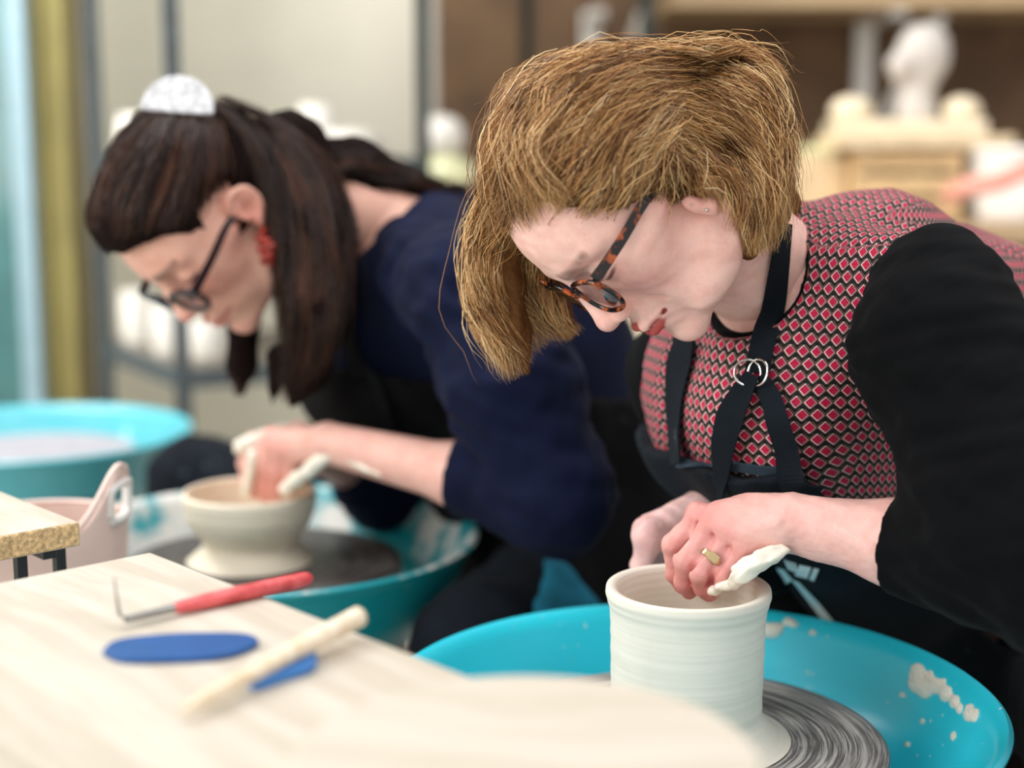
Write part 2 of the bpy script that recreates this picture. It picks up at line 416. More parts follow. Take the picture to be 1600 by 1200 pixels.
MAT = dict(
    skinA=M_skin('skin_fair'), skinB=M_skin('skin_warm'),
    black=M_cloth('black_jersey', (11, 12, 14), .95, 1400, .2, .2, .06),
    apron=M_cloth('apron_denim', (19, 25, 31), .9, 1100, .4, .25, .12, dust=(120, 130, 136)),
    apron_edge=M_cloth('apron_seam', (52, 66, 78), .9, 1100, .4),
    apronB=M_cloth('apron_black', (9, 10, 12), .9, 900, .3, .3, .1, dust=(70, 84, 92)),
    jeans=M_cloth('dark_jeans', (15, 20, 27), .9, 900, .4, .35, .12, dust=(92, 104, 116)),
    navy=M_cloth('navy_knit', (12, 18, 42), .9, 700, .4, .2, .12),
    vest=M_vest('diamond_print'), tort=M_tort('tortoiseshell'), glass=M_glass('lens_glass'),
    darkframe=M_plain('dark_acetate', (30, 22, 30), .2, .2), metal=M_plain('nickel', (215, 210, 205), .2, .05, metal=1), gold=M_plain('old_gold', (208, 186, 140), .24, .1, metal=1),
    steel=M_plain('brushed_steel', (150, 148, 145), .35, .1, metal=1),
    wetclay=M_clay('wet_slip', (238, 231, 216), .3, False), pot=M_clay('thrown_clay', (236, 229, 215), .5), bowl=M_clay('thrown_bowl_clay', (234, 222, 202), .5),
    headA=M_wheelhead('wheel_head_streaked', (104, 100, 99), (214, 210, 206), .6), headB=M_wheelhead('wheel_head_dark', (62, 58, 58), (150, 142, 136), .15), headC=M_wheelhead('wheel_head_slip', (146, 144, 152), (168, 165, 170), .8, .6),
    panA=M_pan('pan_teal', (44, 208, 230), .12), panB=M_pan('pan_teal_clayed', (16, 160, 172), .72), panC=M_pan('pan_aqua', (78, 170, 182), .3, (190, 232, 236)),
    housing=M_plain('housing_grey', (70, 84, 88), .5), rubber=M_plain('black_rubber', (18, 18, 20), .6), blackm=M_plain('black_steel', (20, 24, 30), .45, .3, 60),
    pine=M_wood('pale_pine', (184, 173, 157), (201, 193, 180), PI / 4 + .05, 2.2, 40), pine2=M_wood('pale_pine_bat', (188, 178, 162), (198, 190, 177), .2, 2.0, 26), endgrain=M_plain('pine_end', (206, 176, 130), .8, .35, 240, .6, 300),
    stick=M_wood('boxwood', (222, 200, 168), (240, 226, 204), .6, 4, 90), red=M_plain('red_enamel', (206, 62, 66), .35, .15, 60, 0, 200, col2=(232, 104, 106)), blue=M_plain('blue_rubber', (12, 78, 142), .4, .08), blue2=M_plain('blue_soft', (58, 124, 196), .5, .1),
    pink=M_plain('pale_pink_plastic', (232, 206, 196), .45, .04), whiteplastic=M_plain('white_plastic', (236, 234, 230), .4, .03),
    wallw=M_plain('painted_plaster', (224, 219, 203), .8, .04, 4), wallb=M_wood('brown_board', (84, 62, 42), (106, 80, 54), PI / 2, .8, 6, .75), floor=M_plain('concrete', (186, 182, 174), .7, .12, 6),
    rack=M_plain('grey_slotted_steel', (70, 78, 82), .5, .25, 40), rackdark=M_plain('dark_slotted_steel', (38, 46, 44), .5, .3, 50), shelfwood=M_wood('shelf_board', (176, 148, 112), (196, 170, 134), 0, 2, 40), shelfgrey=M_plain('grey_shelf', (112, 104, 94), .6, .1),
    bisque=M_plain('bisque', (222, 218, 210), .75, .05), cream=M_plain('cream_ware', (232, 216, 186), .7, .06), celadon=M_plain('celadon_glaze', (214, 214, 172), .3, .06), sand=M_plain('sand_board', (222, 200, 164), .8, .12, 12), card=M_plain('carton', (206, 176, 132), .85, .1),
    olive=M_plain('olive_paint', (152, 140, 82), .55, .12, 8), jamb=M_plain('white_jamb', (240, 236, 224), .5, .04), frameblue=M_plain('pale_aluminium', (134, 160, 170), .35, .05), pane=M_plain('sea_glass_pane', (66, 108, 108), .12, .2, 5), dark=M_plain('dark_gap_strip', (30, 48, 46), .6, .2),
    towel=M_cloth('teal_towel', (30, 104, 128), .9, 500, .5),
    plaster=M_plain('plaster_head', (196, 188, 180), .8, .05), coral=M_plain('coral_hose', (224, 156, 138), .5, .1),
    clip=M_plain('marbled_acetate', (190, 192, 196), .3, .25, 160, col2=(226, 226, 230)), earring=M_plain('red_acetate', (138, 34, 16), .3, .5, 150), print=M_plain('pale_print', (226, 238, 240), .8, .08),
)
# the disc holding hairs: strand colours come from the mesh itself
MAT['hairbase'] = M_attr('hair_underlayer', .9, .05); MAT['hairA'] = M_attr('hair_strands', .42, .35); MAT['hairB'] = M_attr('dark_hair_strands', .36, .4)
# ------------------------------------------------------------------ room
def struct(name, mb, mat, bev=0, smooth=False):
    return tag(mb.build(name, mat, None, smooth, bev=bev), kind='structure')
struct('floor', MB().box((0, 2.2, -.025), (7, 7.2, .05)), MAT['floor'])
BX = P(672, 200, 4.5)[0]
struct('wall_back', MB().box((-3.0 + (BX + 3.0) / 2 - .2, 4.85, 1.6), (BX + 3.0 + .4, .1, 3.2)), MAT['wallw'])
struct('wall_right', MB().box(((BX + 3.5) / 2 + .02, 4.62, 1.6), (3.5 - BX, .1, 3.2)), MAT['wallb'])
# left side: glazed opening, olive post, white jamb (a wall running towards the viewer on the left)
def vbar(name, px0, px1, d, mat, dep=.06, z0=0.0, z1=2.9):
    a = P(px0, 330, d); b = P(px1, 330, d); c = (a + b) / 2
    return struct(name, MB().box((c[0], c[1] + dep / 2, (z0 + z1) / 2), (abs(b[0] - a[0]), dep, z1 - z0)), mat, .004)
vbar('trim_1', 108, 146, 3.75, MAT['jamb'])
tag(vbar('trim_2', 64, 112, 3.55, MAT['olive'], .12), kind='structure')
vbar('trim_3', 48, 66, 3.62, MAT['dark'])  # solid dark bar, its colour stands in for the shaded gap by the post
vbar('trim_4', 22, 52, 3.45, MAT['frameblue'])
vbar('window_1', -420, 26, 3.6, MAT['pane'], .012)
struct('wall_left', MB().box((-2.55, 2.6, 1.6), (.1, 4.6, 3.2)), MAT['wallw'])

# ------------------------------------------------------------------ wheels
def wheel(px, py, d, label, pan, head, rot=0):
    c = P(px, py, d); zt = c[2]
    e = empty('potters_wheel', (c[0], c[1], 0), label, 'pottery wheel', 'pottery wheels in the studio', rot)
    w = Vector((c[0], c[1], 0)); o = (c[0], c[1], zt)
    p = [(.05, -.085), (.16, -.082), (.212, -.07), (.238, -.03), (.256, .018), (.263, .026), (.267, .030), (.268, .034), (.264, .037), (.257, .034), (.250, .022), (.232, -.025), (.205, -.052), (.15, -.058), (.05, -.058)]
    pn = MB().lathe(p, o, 128, close=True).build('splash_pan', pan, e, flat_angle=60)
    hd = [(.0, 0), (.166, 0), (.1705, -.0008), (.172, -.003), (.172, -.019), (.168, -.022), (.03, -.022), (.03, -.07), (0, -.07)]
    # a few turned grooves
    top = [(.0, .0)] + [(r, -.0007 if k % 4 == 0 else 0) for k, r in enumerate(np.linspace(.01, .160, 40))] + hd[1:]
    MB().lathe(top, o, 128).build('wheel_head', head, e, flat_angle=50)
    MB().box((c[0], c[1], zt - .155), (.34, .30, .135), bev=.03).build('housing', MAT['housing'], e)
    for sx, sy in ((-1, -1), (1, -1), (-1, 1), (1, 1)):
        q = MB().tube([(c[0] + sx * .13, c[1] + sy * .11, zt - .2), (c[0] + sx * .19, c[1] + sy * .16, .02)], .02, 14)
        l = q.build('leg', MAT['steel'], e)
        MB().lathe([(.026, 0), (.027, .004), (.024, .03), (.02, .034)], (c[0] + sx * .19, c[1] + sy * .16, 0), 16).build('foot', MAT['rubber'], l).matrix_parent_inverse.identity()
    return e, c, pn
WA, CA, PANA = wheel(1073, 1150, 1.28, 'turquoise pottery wheel under the tall clay cylinder, nearest the woman in red', MAT['panA'], MAT['headA'])
WB, CB, PANB = wheel(412, 876, 1.83, 'clay-splattered turquoise pottery wheel under the small clay bowl', MAT['panB'], MAT['headB'], .4)
WC, CC, PANC = wheel(50, 705, 2.5, 'unused pale turquoise pottery wheel behind the pink tub', MAT['panC'], MAT['headC'], .2)
def ray_fn(objs):
    dg = bpy.context.evaluated_depsgraph_get(); bpy.context.view_layer.update(); T = []
    for o in objs:
        me = o.data; v = [o.matrix_world @ x.co for x in me.vertices]; T.append(BVHTree.FromPolygons(v, [p.vertices[:] for p in me.polygons]))
    def hit(px, py, off=0.0):
        d = Vector(P(px, py, 1.0) - CAM).normalized(); best = None
        for t in T:
            h = t.ray_cast(Vector(CAM), d)
            if h[0] is not None and (best is None or h[3] < best[3]): best = h
        if best is None: return None, None
        n = best[1] if best[1].dot(d) < 0 else -best[1]
        return np.array(best[0] + n * off), np.array(n)
    return hit
# thrown pots (throwing ridges are in the profile)
def thrown(name, label, c, outer, inner, mat, cat, n=96, ridge=.00016):
    def ring(pr, s):
        pts = smooth_path([(r, 0, z) for r, z in pr], 70); g = np.random.default_rng(len(pr))
        return [(r + s * ridge * (math.sin(z * 900) + .7 * math.sin(z * 411 + 1)), z) for r, _, z in pts]
    prof = ring(outer, 1) + ring(inner, 1)
    e = MB().lathe(prof, (0, 0, 0), n).build(name, mat, None, flat_angle=70); e.location = tuple(c)
    return tag(e, label, cat)
cA = P(1071, 1150, 1.28); cA[2] = CA[2] + .0005
POT = thrown('clay_cylinder', 'tall straight clay cylinder being thrown on the nearest wheel, hands at its rim', cA,
    [(.0, 0), (.083, 0), (.0845, .003), (.074, .010), (.0665, .020), (.0650, .030), (.0655, .06), (.0660, .09), (.0668, .112), (.0695, .124), (.0708, .130), (.0695, .1345), (.0660, .1350)],
    [(.0620, .1335), (.0595, .128), (.0575, .115), (.0560, .09), (.0555, .03), (.052, .014), (.03, .011), (0, .011)], MAT['pot'], 'clay pot')
cB = P(393, 878, 1.83); cB[2] = CB[2] + .0005
BOWL = thrown('clay_bowl', 'rounded clay bowl being thrown on the splattered wheel', cB,
    [(.0, 0), (.072, 0), (.074, .005), (.066, .013), (.0575, .020), (.0565, .025), (.063, .034), (.073, .047), (.0785, .06), (.0810, .073), (.0825, .083), (.0815, .0885), (.0785, .0895)],
    [(.0752, .0875), (.0742, .08), (.070, .062), (.062, .045), (.045, .034), (.02, .031), (0, .031)], MAT['bowl'], 'clay bowl', ridge=.0003)
# slip splashes stuck to the near pan
hitA = ray_fn([PANA])
def splash(spots, name, parent, mat, h=.0012, k=.004):
    P3 = [(hitA(x, y), r, t) for x, y, r, t in spots]; P3 = [(a[0], a[1], r, t) for a, r, t in P3 if a[0] is not None]
    if not P3: return
    pts = np.array([a for a, _, _, _ in P3]); V = Vol(pts.min(0) - .03, pts.max(0) + .03, h)
    for p, n, r, t in P3:
        n = unit(n); u = unit(np.cross(n, (0, 0, 1.))); V.add(p_ell(p, (r, r * .8, t), np.stack([u, np.cross(n, u), n], 1)), k)
    w = wob(3, .012); V.disp(lambda X, Y, Z: .0008 * w(X, Y, Z)); v, f = V.mesh(1)
    mesh_obj(name, v, f, mat, parent)
splash([(1434, 1050, .010, .004), (1432, 1068, .011, .005), (1446, 1078, .011, .005), (1462, 1072, .010, .004), (1478, 1084, .010, .004), (1492, 1096, .008, .003), (1500, 1108, .006, .003), (1515, 1114, .010, .004), (1524, 1118, .008, .003), (1452, 1056, .007, .002), (1474, 1066, .005, .002)], 'clay_splash', WA, MAT['wetclay'])
splash([(1196, 984, .008, .003), (1206, 986, .010, .004), (1216, 980, .006, .003), (1232, 972, .006, .004), (1240, 976, .005, .003)], 'clay_splash', WA, MAT['wetclay'])
for sp_ in ((1270, 988, .004, .002), (1442, 1128, .004, .0015), (1418, 1164, .004, .0015), (1490, 1150, .006, .0015), (1410, 1086, .004, .0012)): splash([sp_], 'clay_splash', WA, MAT['wetclay'])

# ------------------------------------------------------------------ plank benches in front
ZB = .70
c1 = on_z(235, 862, ZB); ed = unit(on_z(665, 1030, ZB) - c1); ew = np.array([ed[1], -ed[0], 0.]);  ew = -ew if ew[0] > 0 else ew
ANG = math.atan2(ed[1], ed[0])
def bench(name, label, o, length, width, th, mats, shelf=None):
    e = empty(name, (o[0], o[1], 0), label, 'bench')
    q = [o, o + ed * length, o + ed * length + ew * width, o + ew * width]
    top = MB().prism([x - np.array([0, 0, th]) for x in q][::-1], (0, 0, th)).build('plank_top', mats[0], e, False, bev=.0025)
    top.data.materials.append(mats[1])
    for p in top.data.polygons:
        if abs(p.normal.z) < .3 and abs(np.dot(p.normal, ed)) > .8: p.material_index = 1
    z1 = o[2] - th
    fr = MB()
    for a, b in ((.02, .02), (.02, width - .02)):
        s = o + ed * a + ew * b; t = o + ed * (length - .02) + ew * b; s[2] = t[2] = z1 - .006
        fr.box((s + t) / 2, (length - .04, .012, .012), Matrix.Rotation(ANG, 3, 'Z'))
    fr.build('frame', MAT['blackm'], e, False)
    return e, z1
BN1, zb1 = bench('plank_bench', 'pale pine plank bench in front holding the trimming tools', c1, .95, .255, .024, (MAT['pine'], MAT['endgrain']))
c2 = on_z(125, 815, ZB); o2 = c2 - ed * .55
BN2, zb2 = bench('plank_bench', 'pale pine plank with rough sawn end on black steel rods, beside the pink tub', o2, .55, .24, .022, (MAT['pine'], MAT['endgrain']))
def rods(e, pts, zt):
    for p in pts:
        MB().box((p[0], p[1], zt / 2), (.009, .009, zt), Matrix.Rotation(ANG, 3, 'Z')).build('leg', MAT['blackm'], e, False)
q = lambda px, py: on_z(px, py, zb2 - .012)
rods(BN2, [q(92, 862), q(32, 884), o2 + ed * .05 + ew * .03, o2 + ed * .05 + ew * .2], zb2)
rods(BN1, [c1 + ed * .08 + ew * .03, c1 + ed * .08 + ew * .22, c1 + ed * .9 + ew * .03, c1 + ed * .9 + ew * .22], zb1)
# round bat lying on the plank
bc = on_z(822, 1178, ZB + .022)
BAT = MB().lathe([(0, 0), (.116, 0), (.119, .003), (.119, .017), (.116, .020), (0, .020)], (0, 0, 0), 96).build('wooden_bat', MAT['pine2'], None, flat_angle=40)
BAT.location = (bc[0], bc[1], ZB + .0005); tag(BAT, 'round pale wooden throwing bat lying on the near end of the plank bench', 'wooden bat')
# trimming tool
zt = ZB + .0072
tt = empty('trimming_tool', on_z(275, 952, ZB), 'trimming tool with red handle and bent steel blade on the plank', 'pottery tool')
a = on_z(486, 903, ZB + .006); b = on_z(272, 950, ZB + .006); s = on_z(196, 968, ZB + .006)
hp = smooth_path([a, a + (b - a) * .25, a + (b - a) * .7, b], 24); rr = np.interp(np.linspace(0, 1, 24), [0, .03, .12, .6, .95, 1], [.003, .0052, .0057, .0058, .0047, .0034])
MB().tube(hp, rr, 14).build('handle', MAT['red'], tt)
MB().tube([b - (s - b) * .1, (b + s) / 2, s], [.0034, .0028, .0026], 10).build('shaft', MAT['steel'], tt)
tip = P(178, 903, pix(s)[2]); bl = [s, s + (tip - s) * .1 + np.array([-.003, 0, 0]), s + (tip - s) * .5 + np.array([-.002, 0, 0]), tip]
bp = smooth_path(bl, 14); MB().put(*(lambda v: (v, [(i, i + 1, i + 15, i + 14) for i in range(13)] + [(i + 28, i + 42, i + 43, i + 29) for i in range(13)] + [(i, i + 28, i + 29, i + 1) for i in range(13)] + [(i + 14, i + 15, i + 43, i + 42) for i in range(13)] + [(0, 14, 42, 28), (13, 41, 55, 27)]))(
    np.vstack([bp + unit(ed) * w for w in (np.linspace(.0045, .0006, 14)[:, None],)] + [bp - unit(ed) * np.linspace(.0045, .0006, 14)[:, None]] + [bp + unit(ed) * np.linspace(.0045, .0006, 14)[:, None] + np.array([0, .0012, 0])] + [bp - unit(ed) * np.linspace(.0045, .0006, 14)[:, None] + np.array([0, .0012, 0])]))).build('blade', MAT['steel'], tt, False)
def flat_tool(name, label, outline, z, th, mat, cat):
    pts = smooth_path([on_z(x, y, z) for x, y in outline] + [on_z(*outline[0], z)], 60)[:-1]
    o = MB().prism(pts, (0, 0, th)).build(name, mat, None, False, bev=.0012)
    return tag(o, label, cat)
flat_tool('rubber_rib', 'flat dark blue rubber rib with one pointed end on the plank', [(160, 1024), (182, 1008), (250, 999), (330, 996), (384, 998), (404, 1007), (392, 1018), (345, 1032), (260, 1037), (190, 1036)], ZB + .0005, .004, MAT['blue'], 'pottery tool')
flat_tool('soft_rib', 'small bright blue rib half under the wooden stick', [(384, 1066), (400, 1052), (440, 1036), (486, 1022), (494, 1034), (490, 1050), (444, 1066), (398, 1080)], ZB + .0005, .006, MAT['blue2'], 'pottery tool')
a = on_z(560, 964, ZB + .0145); b = on_z(286, 1110, ZB + .008)
st = MB().tube(smooth_path([a, a + (b - a) * .03, a + (b - a) * .3, a + (b - a) * .7, b], 30), np.interp(np.linspace(0, 1, 30), [0, .04, .1, .5, .9, 1], [.0035, .0066, .0072, .0066, .0042, .002]), 16).build('wooden_modelling_stick', MAT['stick'])
tag(st, 'pale wooden modelling stick lying across the plank edge', 'pottery tool')
# pink flexible tub with loop handles, on the rack's lower board
tc = P(57, 838, 1.525); TBZ = .36
tub = empty('plastic_tub', (tc[0], tc[1], TBZ), 'pale pink flexible plastic tub with loop handle beside the sawn plank', 'tub')
def tub_mesh(R=.093, r0=.076, H=.282, n=160, m=64, ha=-.10):
    v = []; f = []; zr = [H + .064 * (max(0, math.cos(2 * PI * k / n - ha)) ** 9) for k in range(n)]
    for side, off in ((0, 0), (1, -.0035)):
        for i in range(m + 1):
            for k in range(n):
                a = 2 * PI * k / n; t = i / m; z = zr[k] * t + (.004 if side else 0) * (1 - t); r = r0 + (R - r0) * (z / H) + off
                v.append((tc[0] + r * math.cos(a), tc[1] + r * math.sin(a), TBZ + z))
    L = (m + 1) * n
    def hole(i, k):
        da = (2 * PI * (k + .5) / n - ha + PI) % (2 * PI) - PI; z = zr[k] * (i + .5) / m
        return abs(da) < .27 and H + .010 < z < H + .040
    for i in range(m):
        for k in range(n):
            if hole(i, k): continue
            k2 = (k + 1) % n; a0 = i * n + k, i * n + k2, (i + 1) * n + k2, (i + 1) * n + k
            f += [a0, tuple(L + x for x in a0[::-1])]
    for k in range(n):
        k2 = (k + 1) % n; f.append((m * n + k, m * n + k2, L + m * n + k2, L + m * n + k))
    f.append(tuple(range(n))[::-1]); f.append(tuple(L + k for k in range(n)))
    return v, f, zr
tv, tf, zr = tub_mesh()
body = mesh_obj('tub_body', tv, tf, MAT['pink'], tub)
base = np.array([tc[0], tc[1], TBZ])
pt = lambda da, z: base + np.array([(.076 + .017 * z / .282 - .0017) * math.cos(-.10 + da), (.076 + .017 * z / .282 - .0017) * math.sin(-.10 + da), z])
lp = [(-.27, .296), (-.27, .316), (-.22, .324), (0, .326), (.22, .324), (.27, .316), (.27, .296), (.22, .290), (0, .289), (-.22, .290), (-.27, .296)]
MB().tube(smooth_path([pt(*q) for q in lp], 60), .0052, 10, False).build('handle_rim', MAT['whiteplastic'], tub)
MB().tube([pt(2 * PI * k / 160, zr[k]) for k in list(range(160)) + [0, 1]], .0032, 8, False).build('tub_rim', MAT['pink'], tub)
# boolean-free hole: the loop stands above the rim
low = MB().box((tc[0] - .02, tc[1] - .01, TBZ - .012), (.2, .2, .022), Matrix.Rotation(ANG, 3, 'Z')).build('low_stool_top', MAT['shelfwood'], None, False)
lo = empty('low_stool', (tc[0], tc[1], 0), 'low wooden stool carrying the pink tub', 'stool')
low.parent = lo; low.data.transform(Matrix.Translation((-tc[0], -tc[1], 0))); low.name = 'seat'
for sx in (-1, 1):
    for sy in (-1, 1):
        MB().tube([(tc[0] + sx * .08, tc[1] + sy * .08, TBZ - .02), (tc[0] + sx * .095, tc[1] + sy * .09, 0)], .013, 10).build('leg', MAT['shelfwood'], lo)
# ------------------------------------------------------------------ background shelving and wares
sd = np.array([-.526, .85, 0.]); ld = np.array([.85, .526, 0.])
RO = P(276, 300, 3.0); RO[2] = 0
def rack(name, label, o, L, D, levels, mats, H=2.3, skip=()):
    e = empty(name, o, label, 'shelving rack'); R = Matrix(((ld[0], sd[0], 0), (ld[1], sd[1], 0), (0, 0, 1)))
    for i, (a, b) in enumerate(((0, 0), (L, 0), (0, D), (L, D))):
        if i in skip: continue
        p = o + ld * a + sd * b
        m = MB(); m.box((p[0], p[1], H / 2), (.034, .004, H), R); m.box(p + np.array([0, 0, H / 2]) + ld * (.015 if a == 0 else -.015) * 0 + sd * (.015 if b == 0 else -.015), (.004, .034, H), R)
        for z in np.arange(.06, H, .05): m.box((p[0], p[1], z), (.012, .0055, .024), R)
        m.build('post', mats[0] if not (a == L and b == 0) else MAT['rackdark'], e, False)
    for z in levels:
        c = o + ld * L / 2 + sd * D / 2; c = np.array([c[0], c[1], z])
        s = MB().box(c, (L, D, .012), R).build('shelf', mats[1], e, False)
        bm = MB()
        for b in (0, D): bm.box(o + ld * L / 2 + sd * b + np.array([0, 0, z - .012]), (L, .008, .042), R)
        for a in (0, L): bm.box(o + ld * a + sd * D / 2 + np.array([0, 0, z - .012]), (.008, D, .042), R)
        bm.build('beam', mats[0], e, False)
    return e
SH1, SH2 = .565, 1.0
rack('steel_rack', 'grey slotted steel rack by the window holding white jars', RO, .56, .55, (.14, SH1, SH2, 1.75), (MAT['rack'], MAT['shelfgrey']), skip=(1, 3))
R2 = RO + ld * .572
rack('steel_rack', 'dark slotted steel rack holding a white round pot over a pale green bowl', R2, .62, .55, (.14, .52, SH2 - .06, 1.75), (MAT['rackdark'], MAT['shelfwood']), skip=(2,))
def ware(name, label, at, prof, mat, group=None, cat='pottery', n=40):
    o = MB().lathe(prof, (0, 0, 0), n).build(name, mat, None, flat_angle=60); o.location = (at[0], at[1], at[2] + .0006); return tag(o, label, cat, group)
def open_prof(r0, r1, h, t=.006, k=0):
    out = [(0, 0), (r0 * .96, 0)] + [(r0 + (r1 - r0) * u + k * math.sin(PI * u), h * u) for u in np.linspace(.03, 1, 9)]
    inn = [(max(.004, r0 + (r1 - r0) * u + k * math.sin(PI * u) - t), h * u + (t if u < .1 else 0)) for u in np.linspace(1, .05, 8)]
    return out + inn + [(0, t * 1.2)]
def onshelf(px, d, z, o=None, L=.56, D=.55, r=0):
    p = P(px, 300, d); p = np.array([p[0], p[1], z])
    if o is not None:
        q = p - o; a, b = np.clip(q @ ld, r + .022, L - r - .022), np.clip(q @ sd, r + .022, D - r - .022); p = np.array([*(o + ld * a + sd * b)[:2], z])
    return p
L1 = SH1 + .006
for i, (px, d, r, h, lb) in enumerate(((186, 3.42, .042, .128, 'tall white jar on the lower grey shelf, closest to the window'), (247, 3.24, .040, .118, 'white jar on the lower grey shelf beside the front steel post'), (320, 3.19, .044, .088, 'short white jar on the lower grey shelf under the chin of the dark-haired woman'), (352, 3.35, .036, .075, 'small cream jar on the lower grey shelf, half hidden by dark hair'))):
    ware('white_jar', lb, onshelf(px, d, L1, RO, .56, .55, r), open_prof(r * .94, r, h, k=.004), MAT['bisque'] if i < 3 else MAT['cream'], 'white jars on the lower shelf')
L2 = SH2 + .006
for px, d, r0, r1, h, lb, m in ((496, 3.35, .04, .035, .12, 'tall pale vase on the grey rack upper shelf', 'bisque'), (552, 3.30, .045, .055, .06, 'wide white bowl on the grey rack upper shelf', 'bisque'), (628, 3.40, .04, .042, .045, 'low white bowl next to the dark post', 'bisque'), (426, 3.2, .04, .045, .085, 'cream pot on the grey rack behind the dark hair', 'cream'), (470, 3.5, .05, .05, .07, 'cream box-shaped pot at the back of the grey rack', 'cream'), (188, 3.45, .05, .045, .10, 'white pot on the upper grey shelf near the window, behind the forehead hair', 'bisque')):
    ware('shelf_pot', lb, onshelf(px, d, L2, RO, .56, .55, max(r0, r1) + .008), open_prof(r0, r1, h, k=.008), MAT[m], 'pots on the upper rack shelf')
L3 = SH2 - .06 + .006
cb = onshelf(700, 3.46, L3)
ware('green_bowl', 'pale green bowl upside down under the white round pot', cb, [(0, .062), (.035, .062), (.05, .056), (.064, .035), (.068, .008), (.066, 0), (.060, 0), (.056, .03), (.04, .05), (0, .054)], MAT['celadon'])
ware('round_pot', 'white round pot standing on the pale green bowl', cb + np.array([-.012, 0, .0622]), [(0, 0), (.03, 0), (.044, .014), (.052, .036), (.052, .056), (.044, .076), (.03, .09), (.012, .095), (0, .095)], MAT['bisque'])
for px, d, r, h, lb in ((752, 3.55, .033, .045, 'low white cup to the side of the white round pot'), (785, 3.62, .028, .06, 'small white cup behind the blonde curls')):
    ware('shelf_cup', lb, onshelf(px, d, L3, R2, .62, .55, r), open_prof(r * .9, r, h), MAT['bisque'], 'cups on the dark rack')
# wall shelf upper right
ws = empty('wall_shelf', P(1330, 8, 4.1), 'wooden wall shelf on white brackets across the top right', 'wall shelf')
zsh = P(1330, 16, 4.1)[2]; x0 = P(1040, 8, 4.1)[0]; x1 = 3.2
MB().box(((x0 + x1) / 2, 4.33, zsh + .02), (x1 - x0, .44, .04), bev=.004).build('shelf_board', MAT['shelfwood'], ws, False)
for px, tx in ((930, 1000), (1382, 1450)):
    a = P(px, 60, 4.2); b = P(tx, 30, 4.2)
    m = MB().box((a[0], 4.55, zsh - .35), (.05, .03, .75)); m.box((a[0], 4.34, zsh - .012), (.04, .4, .022))
    m.tube([(a[0] + .02, 4.53, zsh - .36), (a[0] + .12, 4.16, zsh - .02)], .016, 8)
    m.build('bracket', MAT['whiteplastic'], ws, False)
# table with clutter behind the red-topped woman
TZ = .86
tb = empty('side_table', (1.35, 3.55, 0), 'wooden side table at the brown wall crowded with boards and pots', 'table')
MB().box((1.45, 3.6, TZ - .02), (1.9, .7, .04), bev=.004).build('table_top', MAT['shelfwood'], tb, False)
for sx in (.55, 2.35):
    for sy in (3.3, 3.9): MB().box((sx, sy, (TZ - .04) / 2), (.06, .06, TZ - .04)).build('leg', MAT['shelfwood'], tb, False)
def tbl(px, d): p = P(px, 300, d); return np.array([p[0], p[1], TZ])
def boxy(name, label, c, size, mat, rz=0, group=None, cat='box', bev=.006):
    o = MB().box((0, 0, size[2] / 2), size, bev=bev).build(name, mat, None, False); o.location = (c[0], c[1], c[2] + .0006); o.rotation_euler = (0, 0, rz); return tag(o, label, cat, group)
c = tbl(1244, 3.55); boxy('carton', 'pale open carton on the table just behind the blonde hair', c, (.17, .2, .15), MAT['sand'], .2)
boxy('yellow_board', 'yellowish board lying on the pale carton behind the blonde hair', c + np.array([0, 0, .152]), (.15, .16, .022), MAT['celadon'], .1, cat='board')
c = tbl(1400, 3.5); crate = empty('tool_crate', c, 'brown wooden crate with dark gaps on the side table', 'crate')
m = MB()
for z in (.03, .085, .14):
    for sy in (-.11, .11): MB().box((c[0], c[1] + sy, TZ + z), (.24, .012, .042)).build('slat', MAT['card'], crate, False)
m = MB()
for sx in (-.115, .115): m.box((c[0] + sx, c[1], TZ + .083), (.012, .21, .165))
m.box((c[0], c[1], TZ + .008), (.22, .2, .012)); m.build('ends', MAT['card'], crate, False)
for i, (dx, dy, h, mt) in enumerate(((-.07, -.03, .10, 'cream'), (-.02, -.05, .08, 'bisque'), (.05, -.04, .11, 'celadon'), (.070, .03, .09, 'cream'))):
    ware('crate_pot', ('small cream pot inside the tool crate, at its end nearest the carton', 'small white pot inside the tool crate', 'small yellowish pot inside the tool crate', 'small cream pot inside the tool crate, at its end nearest the white bucket')[i], c + np.array([dx, dy, .015]), open_prof(.026, .03, h), MAT[mt], 'pots in the crate')
zc = .168
boxy('stack_board', 'lower pale board of the stack on the crate under the plaster head', c + np.array([.03, -.01, zc]), (.40, .26, .03), MAT['sand'], .05, 'boards on the crate', 'board')
boxy('stack_board', 'upper pale board of the stack on the crate, directly under the plaster head', c + np.array([.01, 0, zc + .0312]), (.34, .24, .034), MAT['cream'], -.08, 'boards on the crate', 'board')
zt2 = TZ + zc + .066
